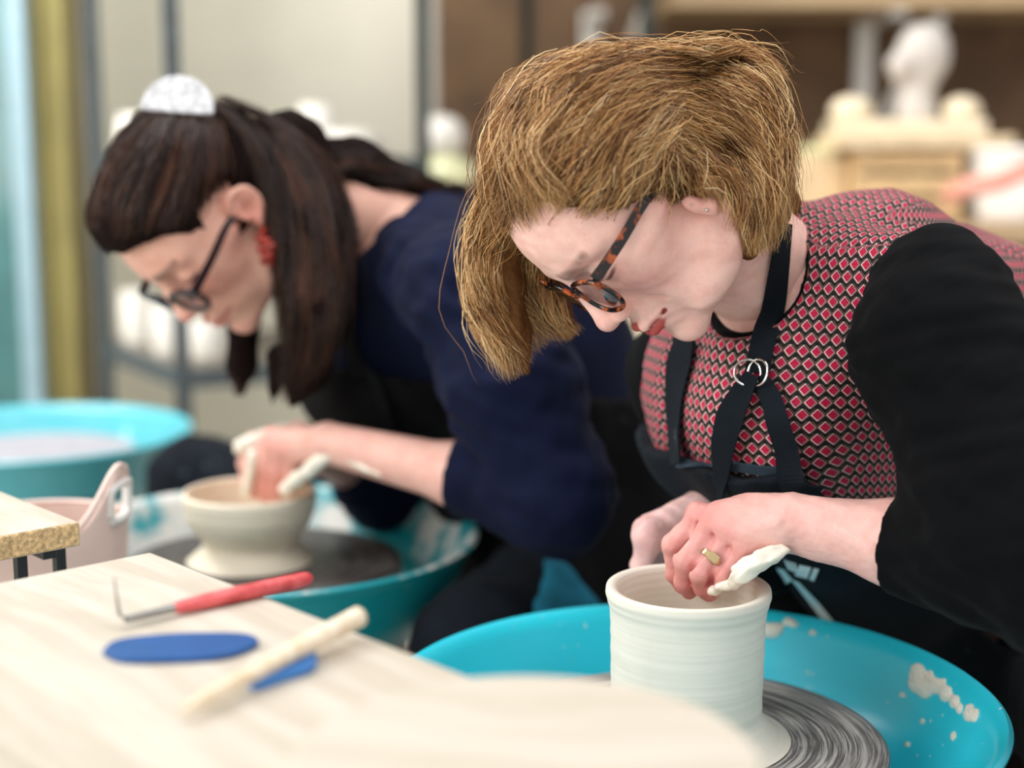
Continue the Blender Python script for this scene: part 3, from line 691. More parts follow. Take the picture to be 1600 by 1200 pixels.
# plaster head
hc = np.array([c[0] + .04, c[1], zt2 + .001]); V = Vol(hc + (-.14, -.14, 0), hc + (.14, .14, .26), .005)
V.add(p_cap(hc + (0, 0, -.01), hc + (0, 0, .09), .05, .035)); V.add(p_ell(hc + (.01, 0, .15), (.062, .058, .072)), .03); V.add(p_ell(hc + (-.045, -.03, .13), (.03, .03, .034)), .02)
V.add(p_cap(hc + (-.05, -.02, .10), hc + (-.07, -.03, .13), .018, .012), .01); V.add(p_ell(hc + (.02, .02, .185), (.05, .045, .03)), .02)
V.cut(hc + (0, 0, .0012), (0, 0, -1)); v, f = V.mesh(1); tag(mesh_obj('plaster_head', v, f, MAT['plaster']), 'white plaster head sculpture standing on the pale boards', 'sculpture')
for i, (dx, dy, w, lb) in enumerate(((-.12, -.03, .05, 'small pale lump of clay on the board stack in front of the dark recess'), (.142, -.02, .045, 'cream lump of clay on the board stack beside the plaster head'))):
    p = c + np.array([dx, dy, zc + .0655 + .0015]); V = Vol(p + (-.1, -.1, 0), p + (.1, .1, .1), .006); V.add(p_ell(p + (0, 0, .02), (w, w * .8, .035))); V.cut(p, (0, 0, -1)); v, f = V.mesh(1)
    tag(mesh_obj('clay_lump', v, f, MAT['cream']), lb, 'clay')
bk = tbl(1606, 3.42); bkt = empty('white_bucket', bk, 'white bucket on the side table with a coral hose draped in front', 'bucket')
MB().lathe(open_prof(.12, .145, .17, .005), bk + np.array([0, 0, .0006]), 48).build('bucket_body', MAT['whiteplastic'], bkt, flat_angle=60)
MB().lathe([(.145, .158), (.152, .158), (.152, .172), (.145, .172)], bk, 48, close=True).build('bucket_rim', MAT['whiteplastic'], bkt, flat_angle=60)
hs = MB().tube(smooth_path([P(1484, 305, 3.2), P(1510, 292, 3.12), P(1560, 284, 3.1), P(1610, 262, 3.12), P(1680, 240, 3.2), P(1740, 250, 3.3)], 40), .021, 14).build('coral_hose', MAT['coral']); tag(hs, 'coral pink hose curving in front of the white bucket', 'hose')
st = onshelf(1620, 3.0, 0); boxy('white_cabinet', 'pale cabinet low behind the red-patterned shoulder', (st[0] - .02, 3.05, 0), (.5, .28, .80), MAT['whiteplastic'], 0, None, 'cabinet')
# bags of clay between the two women
def sack(px, d, w, h, label, mat, stack0=0, rz=0):
    p = onshelf(px, d, stack0); V = Vol(p + (-.32, -.24, -.01), p + (.32, .24, h + .03), .011)
    V.add(p_tube(p + (-w * .45, 0, h * .5), p + (w * .45, 0, h * .5), (0, 0, 1.), (h * .5, .15), (h * .5, .15))); n = wob(int(px), .18); V.disp(lambda X, Y, Z: .010 * n(X, Y, Z)); V.cut(p + (0, 0, .001), (0, 0, -1)); v, f = V.mesh(1)
    return tag(mesh_obj('clay_sack', v, f, mat), label, 'sack')
sack(985, 2.9, .27, .44, 'cream clay sack on the floor stack, lower one between the two women', MAT['cream'])
sack(975, 2.9, .23, .42, 'cream clay sack on top of the sack between the two women', MAT['cream'], .447)
# ------------------------------------------------------------------ people: shared sculpting
def sculpt_head(V, older=False, rz=.084):
    """face forward = +x, left = +y, up = +z, origin between the ears"""
    A, S = V.add, V.sub
    A(p_ell((-.004, 0, .043), (.093, .073, rz)))
    A(p_ell((.040, 0, .03), (.053, .062, .066)), .02)
    A(p_ell((.040, 0, -.028), (.046, .053, .062)), .025)
    for s in (1, -1):
        A(p_cap((.012, s * .053, -.050), (.030, s * .046, -.078), .012, .012), .03)
        A(p_cap((.020, s * .048, -.070), (.080, s * .010, -.090), .014, .013), .022)
        A(p_ell((.055, s * .036, -.018), (.024, .022, .023)), .014)            # cheek
        A(p_cap((.056, s * .050, .000), (.020, s * .063, .004), .0115, .008), .02)  # cheek bone
        A(p_ell((.056, s * .029, -.054), (.022, .020, .022)), .014)
        A(p_cap((.0855, s * .012, .036), (.066, s * .046, .035), .0088, .008), .010)  # brow
    A(p_ell((.075, 0, -.060), (.0245, .026, .029)), .012)
    A(p_ell((.0815, 0, -.090), (.0150, .018, .0150)), .010)                    # chin
    for s in (1, -1):
        S(p_ell((.098, s * .034, .014), (.020, .019, .013)), .014)            # socket
        A(p_ell((.0735, s * .0325, .0135), (.0145, .0155, .0135)), .006)      # lid over eyeball
        S(p_cap((.0872, s * .021, .0185), (.0880, s * .034, .0200), .0012, .0012), .003); S(p_cap((.0880, s * .034, .0200), (.0795, s * .047, .0170), .0012, .001), .003)   # lid crease
        S(p_cap((.0860, s * .022, .0060), (.0884, s * .034, .0052), .0010, .0012), .002); S(p_cap((.0884, s * .034, .0052), (.0815, s * .0475, .0085), .0012, .0010), .002)  # lash line
    A(p_cap((.0855, 0, .029), (.0985, 0, .004), .0074, .0070), .008)           # nose bridge
    A(p_cap((.0985, 0, .004), (.1085, 0, -.018), .0072, .0105), .007)
    A(p_ell((.1090, 0, -.0215), (.0115, .0105, .0095)), .005)
    for s in (1, -1):
        A(p_ell((.0985, s * .0125, -.0255), (.0105, .0068, .0080)), .006)
        S(p_cap((.1065, s * .0060, -.0325), (.0985, s * .0080, -.0265), .0028, .002), .003)
    S(p_ell((.112, 0, -.042), (.010, .022, .0075)), .010)
    A(p_cap((.092, 0, -.033), (.108, 0, -.0265), .0052, .0045), .005)
    A(p_ell((.0870, 0, -.045), (.0140, .019, .0125)), .008)                       # muzzle
    A(p_cap((.1030, -.007, -.0505), (.1030, .007, -.0505), .0042, .0042), .006)
    for s in (1, -1):
        A(p_cap((.1025, s * .006, -.0505), (.0850, s * .0238, -.0550), .0044, .0024), .004)
        A(p_cap((.1000, s * .004, -.0625), (.0845, s * .0228, -.0570), .0064, .0030), .003)
        S(p_cap((.1070, s * .001, -.0565), (.0860, s * .0258, -.0555), .0012, .0010), .002)
        S(p_ell((.0870, s * .0285, -.0550), (.003, .0025, .0025)), .003)
    S(p_ell((.1060, 0, -.0755), (.0085, .017, .0045)), .009)                   # under the lower lip
    if older:
        for s in (1, -1):
            S(p_cap((.0945, s * .0185, -.025), (.0755, s * .0335, -.046), .0021, .0002), .008)
            S(p_cap((.0700, s * .0372, -.060), (.0600, s * .0390, -.086), .0003, .0014), .007)
            A(p_ell((.052, s * .040, -.076), (.022, .013, .014)), .014)        # jowl
            for k in range(4):
                S(p_cap((.070 - .003 * k, s * (.0415 + .0012 * k), -.036 - .004 * k), (.058 - .004 * k, s * .0475, -.058 - .004 * k), .0012, .0008), .0030)
            for k in range(3):
                S(p_cap((.062, s * .0512, .013 - .004 * k), (.052, s * .0552, .017 - .009 * k), .0009, .0006), .0022)
LIPS = [p_cap((.1025, s * .003, -.0510), (.0852, s * .0238, -.0551), .0054, .0018) for s in (1, -1)] + [p_cap((.1000, s * .003, -.0625), (.0847, s * .0226, -.0567), .0078, .0022) for s in (1, -1)]
BROWS = [p_cap((.0940, s * .012, .0350), (.077, s * .047, .0385), .0046, .0022) for s in (1, -1)]
def head_cols(l, base, lip, brow, lipamt=1., cheek=(214, 128, 120)):
    X, Y, Z = l.T; c = np.tile(np.array(lin(base)), (len(l), 1))
    def mixin(m, col):
        nonlocal c; m = m[:, None]; c = c * (1 - m) + np.array(lin(col)) * m
    r = lambda p, rad: np.exp(-(((l - np.array(p)) / rad) ** 2).sum(1))
    for s in (1, -1):
        mixin(.45 * r((.075, s * .040, -.018), (.03, .022, .026)), cheek); mixin(.5 * r((-.004, s * .075, -.01), (.03, .02, .035)), (226, 140, 128))
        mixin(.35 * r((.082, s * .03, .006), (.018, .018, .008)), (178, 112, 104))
    mixin(.4 * r((.112, 0, -.022), (.014, .016, .013)), (222, 132, 124)); mixin(.3 * r((.085, 0, -.092), (.02, .02, .016)), (220, 140, 128))
    d = np.min([f(X, Y, Z) for f, _, _ in LIPS], 0); m = np.clip(1 - (d - .0009) / .0010, 0, 1) * (X > .079); mixin(lipamt * m, lip)
    d = np.min([p_cap((.1070, s * .001, -.0565), (.0860, s * .0258, -.0555), .0014, .0010)[0](X, Y, Z) for s in (1, -1)], 0); mixin(lipamt * .75 * np.clip(1 - d / .0012, 0, 1), (84, 20, 22))
    d = np.min([f(X, Y, Z) for f, _, _ in BROWS], 0); n = wob(5, .006)(X, Y, Z); mixin(np.clip(1 - d / .0035, 0, 1) * (.66 + .12 * n), brow)
    for s in (1, -1):
        d = np.minimum(p_cap((.0860, s * .022, .0060), (.0884, s * .034, .0052), .001, .001)[0](X, Y, Z), p_cap((.0884, s * .034, .0052), (.0760, s * .0525, .0108), .001, .0006)[0](X, Y, Z)); mixin(.9 * np.clip(1 - (d - .0006) / .0014, 0, 1), (52, 30, 28))
    d = np.min([p_cap((.1065, s * .0060, -.0325), (.0985, s * .0080, -.0265), .0024, .0015)[0](X, Y, Z) for s in (1, -1)], 0); mixin(.7 * np.clip(1 - d / .002, 0, 1), (96, 40, 36))
    return c
def sculpt_ear(V, s, sz=1.0, o=(-.004, .068, -.002), lobe=False):
    """ear on side s"""
    o = np.array(o); T = lambda x, y, z: (o + sz * np.array([x, y, z])) * (1, s, 1)
    if lobe:
        V.add(p_ell(T(-.004, .004, -.024), (.009 * sz, .0055 * sz, .011 * sz)), .005); V.add(p_ell(T(.002, .004, -.008), (.007, .0055, .012)), .005); V.sub(p_cap(T(-.006, .011, -.004), T(-.003, .010, -.015), .0026, .0022), .002); return
    pts = smooth_path([(.008, .004, .010), (.006, .010, .026), (-.008, .017, .034), (-.024, .021, .024), (-.026, .020, .004), (-.018, .015, -.014), (-.006, .009, -.027)], 14)
    for a, b in zip(pts[:-1], pts[1:]): V.add(p_cap(T(*a), T(*b), .0042 * sz, .0042 * sz), .002)
    V.add(p_ell(T(-.010, .008, .004), (.018 * sz, .006 * sz, .028 * sz)), .004)
    V.sub(p_ell(T(-.006, .016, .0), (.010 * sz, .009 * sz, .013 * sz)), .004)
    V.sub(p_ell(T(-.010, .020, .018), (.010 * sz, .006 * sz, .008 * sz)), .004)
    V.add(p_ell(T(.004, .009, -.002), (.004, .004, .007)), .003); V.add(p_ell(T(-.004, .007, -.024), (.008 * sz, .0055 * sz, .009 * sz)), .004)
def sculpt_finger(V, pts, r, k=.004):
    for i in range(len(pts) - 1): V.add(p_cap(pts[i], pts[i + 1], r[i], r[i + 1]), k if i else .007)
    for i in (1, 2):
        if i < len(pts) - 1: V.add(p_ell(pts[i], (r[i] * 1.06,) * 3), .003)
def hair_strands(name, groups, n, parent, mat, cols, centre, seg=18, rad=.00028, lift=(.0, .006), wave=.0035, freq=28, frizz=.05, clumps=40, seed=1, spread=1.0):
    """tapering tubes grown between neighbouring guide curves; colour varies by lock and by hair"""
    g = np.random.default_rng(seed); allp = []; allc = []; tot = sum(w for w, _ in groups)
    cols = np.array([lin(c) for c in cols]); tt = np.linspace(0, 1, seg)
    for w, G in groups:
        G = np.array([smooth_path(q, seg) for q in G]); m = max(4, int(n * w / tot)); k = len(G)
        nc = max(3, int(clumps * w / tot)); cs = g.uniform(0, k - 1 - 1e-6, nc); cph = g.uniform(0, 6.28, nc); ccol = g.uniform(0, len(cols) - 1, nc)
        ci = g.integers(0, nc, m); s = np.clip(cs[ci] + g.normal(0, .5 * spread * (k - 1) / max(1, nc) ** .7, m), 0, k - 1 - 1e-6)
        i = s.astype(int); f = (s - i)[:, None, None]; B = G[i] * (1 - f) + G[np.minimum(i + 1, k - 1)] * f
        T = np.gradient(B, axis=1); T /= np.linalg.norm(T, axis=2, keepdims=True) + 1e-9
        N = B - centre; N /= np.linalg.norm(N, axis=2, keepdims=True); N -= T * (N * T).sum(2, keepdims=True); N /= np.linalg.norm(N, axis=2, keepdims=True) + 1e-9
        S = np.cross(T, N)
        L = g.uniform(lift[0], lift[1], m)[:, None]; env = np.sin(np.clip(tt * 1.0, 0, 1) * PI * .5)[None]
        ph = cph[ci][:, None] + g.normal(0, .30, m)[:, None]; ln = np.cumsum(np.concatenate([np.zeros((m, 1)), np.linalg.norm(np.diff(B, axis=1), axis=2)], 1), 1)
        a = wave * g.uniform(.4, 1.5, m)[:, None]
        fr = np.where(g.uniform(size=m) < frizz, g.uniform(2., 5.5, m), 1)[:, None]
        off = env * a * np.sin(ln * freq * 2 * PI / 1. * .5 + ph); off2 = env * a * .6 * np.sin(ln * freq * PI * .77 + ph * 1.7)
        rw = np.cumsum(g.normal(0, .00042, (m, seg)), 1); rw2 = np.cumsum(g.normal(0, .00042, (m, seg)), 1)
        B = B + S * (off + rw * fr)[:, :, None] + N * (L * (.25 + .75 * env) + off2 + np.abs(rw2 * fr) * 1.0 * (fr > 1) + rw2)[:, :, None]
        t0 = g.uniform(0, .28, m); t1 = 1 - g.uniform(0, .12, m) ** 1.2
        q = t0[:, None] + (t1 - t0)[:, None] * tt[None]; x = q * (seg - 1); xi = np.minimum(x.astype(int), seg - 2); xf = (x - xi)[:, :, None]
        B = np.take_along_axis(B, xi[:, :, None].repeat(3, 2), 1) * (1 - xf) + np.take_along_axis(B, (xi + 1)[:, :, None].repeat(3, 2), 1) * xf
        cv = np.clip(ccol[ci] + g.normal(0, .8, m), 0, len(cols) - 1.001); c0 = cv.astype(int); cf = (cv - c0)[:, None]
        C = cols[c0] * (1 - cf) + cols[c0 + 1] * cf; C = C * g.uniform(.8, 1.15, m)[:, None]
        allp.append(B); allc.append(np.repeat(C[:, None], seg, 1))
    B = np.concatenate(allp); C = np.concatenate(allc); m = len(B)
    T = np.gradient(B, axis=1); T /= np.linalg.norm(T, axis=2, keepdims=True) + 1e-9
    u = np.cross(T, g.normal(size=(m, 1, 3))); u /= np.linalg.norm(u, axis=2, keepdims=True) + 1e-9; v = np.cross(T, u)
    r = (rad * g.uniform(.6, 1.35, m))[:, None] * np.interp(tt, [0, .1, .75, 1], [.6, 1, .9, .15])[None]
    V = np.stack([B + r[:, :, None] * (math.cos(a) * u + math.sin(a) * v) for a in (0, 2 * PI / 3, 4 * PI / 3)], 2)    # m, seg, 3, 3
    idx = np.arange(m * seg * 3).reshape(m, seg, 3)
    F = np.concatenate([np.stack([idx[:, :-1, k], idx[:, :-1, (k + 1) % 3], idx[:, 1:, (k + 1) % 3], idx[:, 1:, k]], -1).reshape(-1, 4) for k in range(3)])
    return mesh_obj(name, V.reshape(-1, 3), F, mat, parent, True, cols=np.repeat(C[:, :, None], 3, 2).reshape(-1, 3))
def ribbon(name, pts, nrm, width, th, mat, parent, n=40):
    """cloth strap: a flat band following points, lying along normals"""
    p = smooth_path(pts, n); w = np.array([np.interp(np.linspace(0, 1, n), np.linspace(0, 1, len(nrm)), np.asarray(nrm)[:, i]) for i in range(3)]).T
    wd = np.interp(np.linspace(0, 1, n), np.linspace(0, 1, len(np.atleast_1d(width))), np.atleast_1d(width)) if np.ndim(width) else np.full(n, width)
    t = np.gradient(p, axis=0); t /= np.linalg.norm(t, axis=1)[:, None]; w -= t * (w * t).sum(1)[:, None]; w /= np.linalg.norm(w, axis=1)[:, None]; s = np.cross(t, w)
    v = np.concatenate([p + s * wd[:, None] / 2 + w * th / 2, p - s * wd[:, None] / 2 + w * th / 2, p - s * wd[:, None] / 2 - w * th / 2, p + s * wd[:, None] / 2 - w * th / 2])
    f = [(i + a * n, i + 1 + a * n, i + 1 + b * n, i + b * n) for a, b in ((0, 1), (1, 2), (2, 3), (3, 0)) for i in range(n - 1)] + [(0, n, 2 * n, 3 * n), (4 * n - 1, 3 * n - 1, 2 * n - 1, n - 1)]
    return mesh_obj(name, v, f, mat, parent, False)
def loc_ray(M, px, py, yl):
    """local point of the plane y = yl of a head frame seen at pixel"""
    d = P(px, py, 1.0) - CAM; o = (CAM - M[1]) @ M[0]; d = d @ M[0]; return o + d * ((yl - o[1]) / d[1])
def W(M, p): return np.asarray(p, float) @ M[0].T + M[1]
def eyeglasses(M, parent, hinge, earp, fm, lens_r=(.0235, .019), xoff=.0, zc=None, tem=.0032, drop=.013, ringr=.0023):
    """frame > lenses, temples, bridge (all in the head frame)"""
    hx, hz = hinge[0], hinge[2]; zc = hz - .006 if zc is None else zc
    th = math.atan2(hinge[2] - earp[2], hinge[0] - earp[0])         # pantoscopic tilt follows the temple line
    up = np.array([-math.sin(th), 0, math.cos(th)]); fw = np.array([math.cos(th), 0, math.sin(th)])
    root = None; R = np.array([0, 1., 0]); frm = MB(); lens = []
    for s in (1, -1):
        c = np.array([hx + .004, s * .0335, 0]) + up * 0; c[2] = hz; c = c - up * drop
        ring = []
        for k in range(56):
            a = 2 * PI * k / 56; ca, sa = math.cos(a), math.sin(a)
            q = (abs(ca) ** 2.6 + abs(sa) ** 2.6) ** (-1 / 2.6)
            p = c + R * (lens_r[0] * q * ca) + up * (lens_r[1] * q * sa); p = p - fw * (.006 * (q * ca * (1 if s > 0 else -1) * .5 + .5) ** 2)
            ring.append(p)
        ring = np.array(ring); lens.append((c, ring))
        frm.tube(np.vstack([ring, ring[:2]]), ringr, 10, False)
        frm.tube(smooth_path([c + R * s * lens_r[0] * .93 + up * .010 - fw * .004, np.array([hx - .002, s * abs(hinge[1]), hz])], 6), [.0026] * 6, 10)
    frm.tube(smooth_path([lens[0][0] - R * lens_r[0] * .97 + up * .004, lens[0][0] * (1, 0, 1) + up * .0075 + fw * .003, lens[1][0] + R * lens_r[0] * .97 + up * .004], 12), .0020, 10)
    frm.v = [tuple(W(M, p)) for p in frm.v]; fo = frm.build('glasses_frame', fm, parent)
    for c, ring in lens:
        v = []; n = len(ring)
        for q in (1, .6, .25): v += list(c + (ring - c) * q + fw * .0016 * (1 - q * q))
        v.append(c + fw * .0016); f = [(a * n + k, a * n + (k + 1) % n, (a + 1) * n + (k + 1) % n, (a + 1) * n + k) for a in (0, 1) for k in range(n)] + [(2 * n + k, 2 * n + (k + 1) % n, 3 * n) for k in range(n)]
        mesh_obj('lens', W(M, np.array(v)), f, MAT['glass'], fo)
    for s in (1, -1):
        a = np.array([hx - .002, s * abs(hinge[1]), hz]); b = np.array([earp[0], s * abs(earp[1]), earp[2]])
        e = b + np.array([-.022, -s * .004, -.012])
        pts = smooth_path([a, a + (b - a) * .5 + (0, s * .002, 0), b, e], 24); t = np.gradient(pts, axis=0); t /= np.linalg.norm(t, axis=1)[:, None]
        upv = np.cross(t, np.array([0, 1., 0])); upv /= np.linalg.norm(upv, axis=1)[:, None]; h = np.interp(np.linspace(0, 1, 24), [0, .1, .7, 1], [tem * 1.15, tem, tem * .8, tem * .8])[:, None]; y = np.array([0, .0012, 0])
        v = np.concatenate([pts + upv * h + y, pts - upv * h + y, pts - upv * h - y, pts + upv * h - y]); n = 24
        f = [(i + p * n, i + 1 + p * n, i + 1 + q * n, i + q * n) for p, q in ((0, 1), (1, 2), (2, 3), (3, 0)) for i in range(n - 1)] + [(0, n, 2 * n, 3 * n), (n - 1, 4 * n - 1, 3 * n - 1, 2 * n - 1)]
        mesh_obj('temple_arm', W(M, v), f, fm, fo, False)
        m = MB()
        for dz in (.0016, -.0004): m.box(a + (-.004, s * .0014, dz), (.0012, .0006, .0009))
        m.v = [tuple(W(M, p)) for p in m.v]; m.build('rivet', MAT['metal'], fo)
    return fo
# ------------------------------------------------------------------ woman in the red diamond top
RA = CR @ np.array([[-.45, .226, -.863], [-.88, -.276, .386], [-.151, .933, .323]])
u_, _, v_ = np.linalg.svd(RA); RA = u_ @ v_; YAW = math.radians(14); RA = np.stack([RA[:, 0] * math.cos(YAW) + RA[:, 1] * math.sin(YAW), RA[:, 1] * math.cos(YAW) - RA[:, 0] * math.sin(YAW), RA[:, 2]], 1)
TA = CAM + CR @ np.array([.1055, .164, -1.253]); MA = (RA, TA)
pelvA = P(1640, 1010, 1.76)
pa = empty('person', (pelvA[0], pelvA[1], 0), 'person with wavy blonde bob in red diamond-patterned top throwing the tall clay cylinder', 'person')
SHL, ELL, WRL = P(1485, 460, 1.215), P(1690, 905, 1.10), P(1238, 818, 1.236)
SHR, ELR, WRR = P(1085, 585, 1.50), P(1250, 905, 1.60), P(1100, 806, 1.405)
NECK = P(1206, 440, 1.365); CHEST = P(1290, 520, 1.385); WAIST = P(1480, 800, 1.64)
sax = unit(SHL - SHR)
# head, neck
V = Vol((-.115, -.088, -.27), (.128, .088, .135), .0016, MA)
sculpt_head(V, True, rz=.079)
EAR = loc_ray(MA, 1102, 320, .069)
for s in (1, -1): sculpt_ear(V, s, .95, o=EAR + (.003, 0, .019), lobe=True)
nb = V.loc(NECK); V.add(p_cap((-.022, 0, -.03), nb, .050, .058), .03)
V.add(p_cap((-.002, .030, -.055), nb + (.03, .02, .0), .012, .012), .03)
w1 = wob(11, .03); V.disp(lambda X, Y, Z: .0005 * w1(X, Y, Z))
hv, hf = V.mesh(2); hl = (hv - TA) @ RA
SKA = (245, 200, 187)
hc_ = head_cols(hl, SKA, (172, 44, 44), (122, 84, 66), .92)
# left forearm and hand
hand_lo, hand_hi = P(1010, 960, 1.33), P(1520, 730, 1.17)
lo = np.minimum(hand_lo, hand_hi) - .05; hi = np.maximum(hand_lo, hand_hi) + .05
V = Vol(lo, hi, .0013)
fu = unit(cam2w((.0, 1, .35)))
V.add(p_tube(WRL, P(1405, 850, 1.20), fu, (.0255, .021), (.0335, .031)))
V.add(p_cap(P(1405, 850, 1.20), P(1530, 872, 1.155), .0325, .036), .02)
MC = [P(1092, 808, 1.283), P(1116, 817, 1.266), P(1141, 838, 1.254), P(1161, 860, 1.247)]
PI_ = [P(1051, 852, 1.287), P(1071, 876, 1.264), P(1094, 894, 1.249), P(1129, 897, 1.244)]
DI = [P(1056, 896, 1.294), P(1069, 908, 1.275), P(1098, 918, 1.263), P(1119, 914, 1.252)]
TI = [P(1066, 916, 1.298), P(1077, 925, 1.285), P(1107, 928, 1.275), P(1111, 927, 1.264)]
for j in range(4): V.add(p_cap(WRL + (MC[j] - WRL) * .08, MC[j], .0165 - .001 * j, .0112 - .0004 * j), .012)
V.add(p_ell((WRL + MC[1]) / 2 + cam2w((0, .004, .006)), (.04, .022, .016), np.stack([unit(MC[1] - WRL), unit(np.cross(cam2w((.2, .5, 1)), MC[1] - WRL)), unit(np.cross(MC[1] - WRL, unit(np.cross(cam2w((.2, .5, 1)), MC[1] - WRL))))], 1)), .015)
for j in range(4):
    rs = [(.0108, .0100, .0086, .0074), (.0108, .0102, .0088, .0076), (.0104, .0098, .0084, .0074), (.0096, .0086, .0076, .0066)][j]
    sculpt_finger(V, [MC[j], PI_[j], DI[j], TI[j]], [x * .95 for x in rs], .0015)
    V.add(p_ell(MC[j] + cam2w((-.001, .0035, .003)), (.0092,) * 3), .006)            # knuckle
    V.add(p_cap(MC[j] + cam2w((0, .005, .005)), WRL + cam2w((-.02, .010, .012)) + (MC[j] - MC[1]) * .3, .0030, .0020), .006)   # tendon
TH = [P(1192, 846, 1.262), P(1146, 872, 1.300), P(1108, 886, 1.316), P(1084, 902, 1.322)]
sculpt_finger(V, TH, (.0125, .0108, .0100, .0085), .004)
for j in range(3):
    tc_ = cam2w((0, .003, .0100)); V.sub(p_cap(MC[j] * .62 + MC[j + 1] * .38 + (PI_[j] - MC[j]) * .25 + tc_, (PI_[j] + PI_[j + 1]) / 2 + tc_ * .9, .0022, .0034), .004); V.sub(p_cap((PI_[j] + PI_[j + 1]) / 2 + tc_ * .9, (DI[j] + DI[j + 1]) / 2 + tc_ * .8, .0034, .0030), .004)
w2 = wob(21, .012); w3 = wob(22, .05)
V.disp(lambda X, Y, Z: .0003 * w2(X, Y, Z) + .0008 * w3(X, Y, Z))
lv, lf = V.mesh(2)
def hand_cols(v, kn, base, red):
    c = np.tile(np.array(lin(base)), (len(v), 1))
    for p, r, a in kn:
        m = (a * np.exp(-(((v - p) / r) ** 2).sum(1)))[:, None]; c = c * (1 - m) + np.array(lin(red)) * m
    return c
lc = hand_cols(lv, [(p, .016, .55) for p in MC] + [(p, .012, .6) for p in PI_] + [(p, .016, .6) for p in DI + TI] + [((MC[0] + MC[2]) / 2, .04, .4)], (228, 181, 172), (200, 108, 108))
# right hand behind the pot
q = P(1050, 860, 1.40); V = Vol(q - (.13, .14, .13), q + (.19, .17, .11), .0017)
V.add(p_tube(WRR, P(1215, 868, 1.54), fu, (.025, .02), (.034, .03)))
MR = [P(1010, 838, 1.352), P(1009, 830, 1.370), P(1014, 826, 1.388), P(1024, 826, 1.405)]
PR = [P(1004, 890, 1.362), P(1003, 882, 1.382), P(1008, 876, 1.400), P(1020, 870, 1.416)]
DR = [P(1014, 925, 1.366), P(1014, 920, 1.386), P(1018, 912, 1.404), P(1028, 900, 1.418)]
TR = [P(1024, 945, 1.368), P(1026, 942, 1.386), P(1030, 934, 1.402), P(1038, 918, 1.414)]
for j in range(4):
    V.add(p_cap(WRR, MR[j], .0175, .0115), .014); sculpt_finger(V, [MR[j], PR[j], DR[j], TR[j]], (.0108, .0098, .0086, .0074), .003)
    V.add(p_cap(MR[j] + cam2w((-.002, .006, .004)), WRR + cam2w((-.02, .014, .012)), .003, .002), .006)
sculpt_finger(V, [P(1082, 826, 1.385), P(1062, 852, 1.366), P(1060, 880, 1.362), P(1064, 900, 1.364)], (.013, .0112, .0098, .0084), .004)
V.add(p_cap(P(1082, 826, 1.385), P(1020, 842, 1.356), .012, .010), .012)
V.disp(lambda X, Y, Z: .0003 * w2(X, Y, Z) + .0008 * w3(X, Y, Z)); rv, rf = V.mesh(2)
rc = hand_cols(rv, [(p, .016, .3) for p in MR], (228, 190, 186), (200, 130, 130))
# trunk, upper arms and legs under the clothes
KNL, KNR = P(1790, 1250, 1.16), P(1130, 1010, 1.88); HPL, HPR = P(1700, 1060, 1.62), P(1560, 1000, 1.90)
ANL, ANR = KNL + (-.02, .04, -KNL[2] + .07), KNR + (.02, .06, -KNR[2] + .07)
lo = np.min([SHR, ELL, KNL, KNR, ANL, HPR, pelvA], 0) - .2; hi = np.max([SHL, ELL, KNL, KNR, HPR, pelvA, NECK], 0) + .2; lo[2] = -.0
def torso(V, g=0.0, k=.05, low=True):
    V.add(p_tube(CHEST, WAIST, sax, (.155 + g, .095 + g), (.135 + g, .10 + g)))
    if low: V.add(p_tube(WAIST, pelvA, sax, (.135 + g, .10 + g), (.165 + g, .12 + g)), k)
    V.add(p_cap(P(1385, 470, 1.43), P(1620, 548, 1.52), .092 + g, .100 + g), k)               # upper back
    V.add(p_cap(P(1225, 400, 1.40), P(1330, 440, 1.42), .052 + g, .085 + g), k)
    V.add(p_cap(P(1230, 470, 1.36), P(1468, 440, 1.26), .045 + g, .042 + g), k)                # near shoulder line
    V.add(p_cap(P(1225, 470, 1.38), P(1095, 575, 1.49), .048 + g, .048 + g), k)
    V.add(p_ell(P(1215, 640, 1.36), (.078 + g, .085 + g, .085 + g)), k)                         # bust
    V.add(p_ell(P(1120, 640, 1.45), (.07 + g, .08 + g, .085 + g)), k)
    V.add(p_cap(P(1290, 720, 1.45), P(1380, 860, 1.60), .095 + g, .10 + g), k)                  # belly
V = Vol(lo, hi, .010); torso(V, -.012)
V.add(p_cap(NECK, CHEST, .05, .07), .03)
V.add(p_cap(SHL, ELL, .030, .034), .005); V.add(p_cap(ELL, P(1530, 872, 1.155), .034, .033), .02)
V.add(p_cap(SHR, ELR, .030, .034), .005); V.add(p_cap(ELR, P(1215, 868, 1.54), .034, .030), .02)
for h, kn, an in ((HPL, KNL, ANL), (HPR, KNR, ANR)):
    V.add(p_cap(pelvA + (h - pelvA) * .6, kn, .085, .052), .04); V.add(p_cap(kn, an, .05, .033), .02); V.add(p_cap(an + (0, 0, -.03), an + (-.15, -.05, -.035), .034, .026), .02)
bv, bf = V.mesh(1)
v, f = join([(hv, hf), (lv, lf), (rv, rf), (bv, bf)])
bodyA = mesh_obj('body', v, f, MAT['skinA'], pa, True, cols=np.vstack([hc_, lc, rc, np.tile(np.array(lin(SKA)), (len(bv), 1))]))

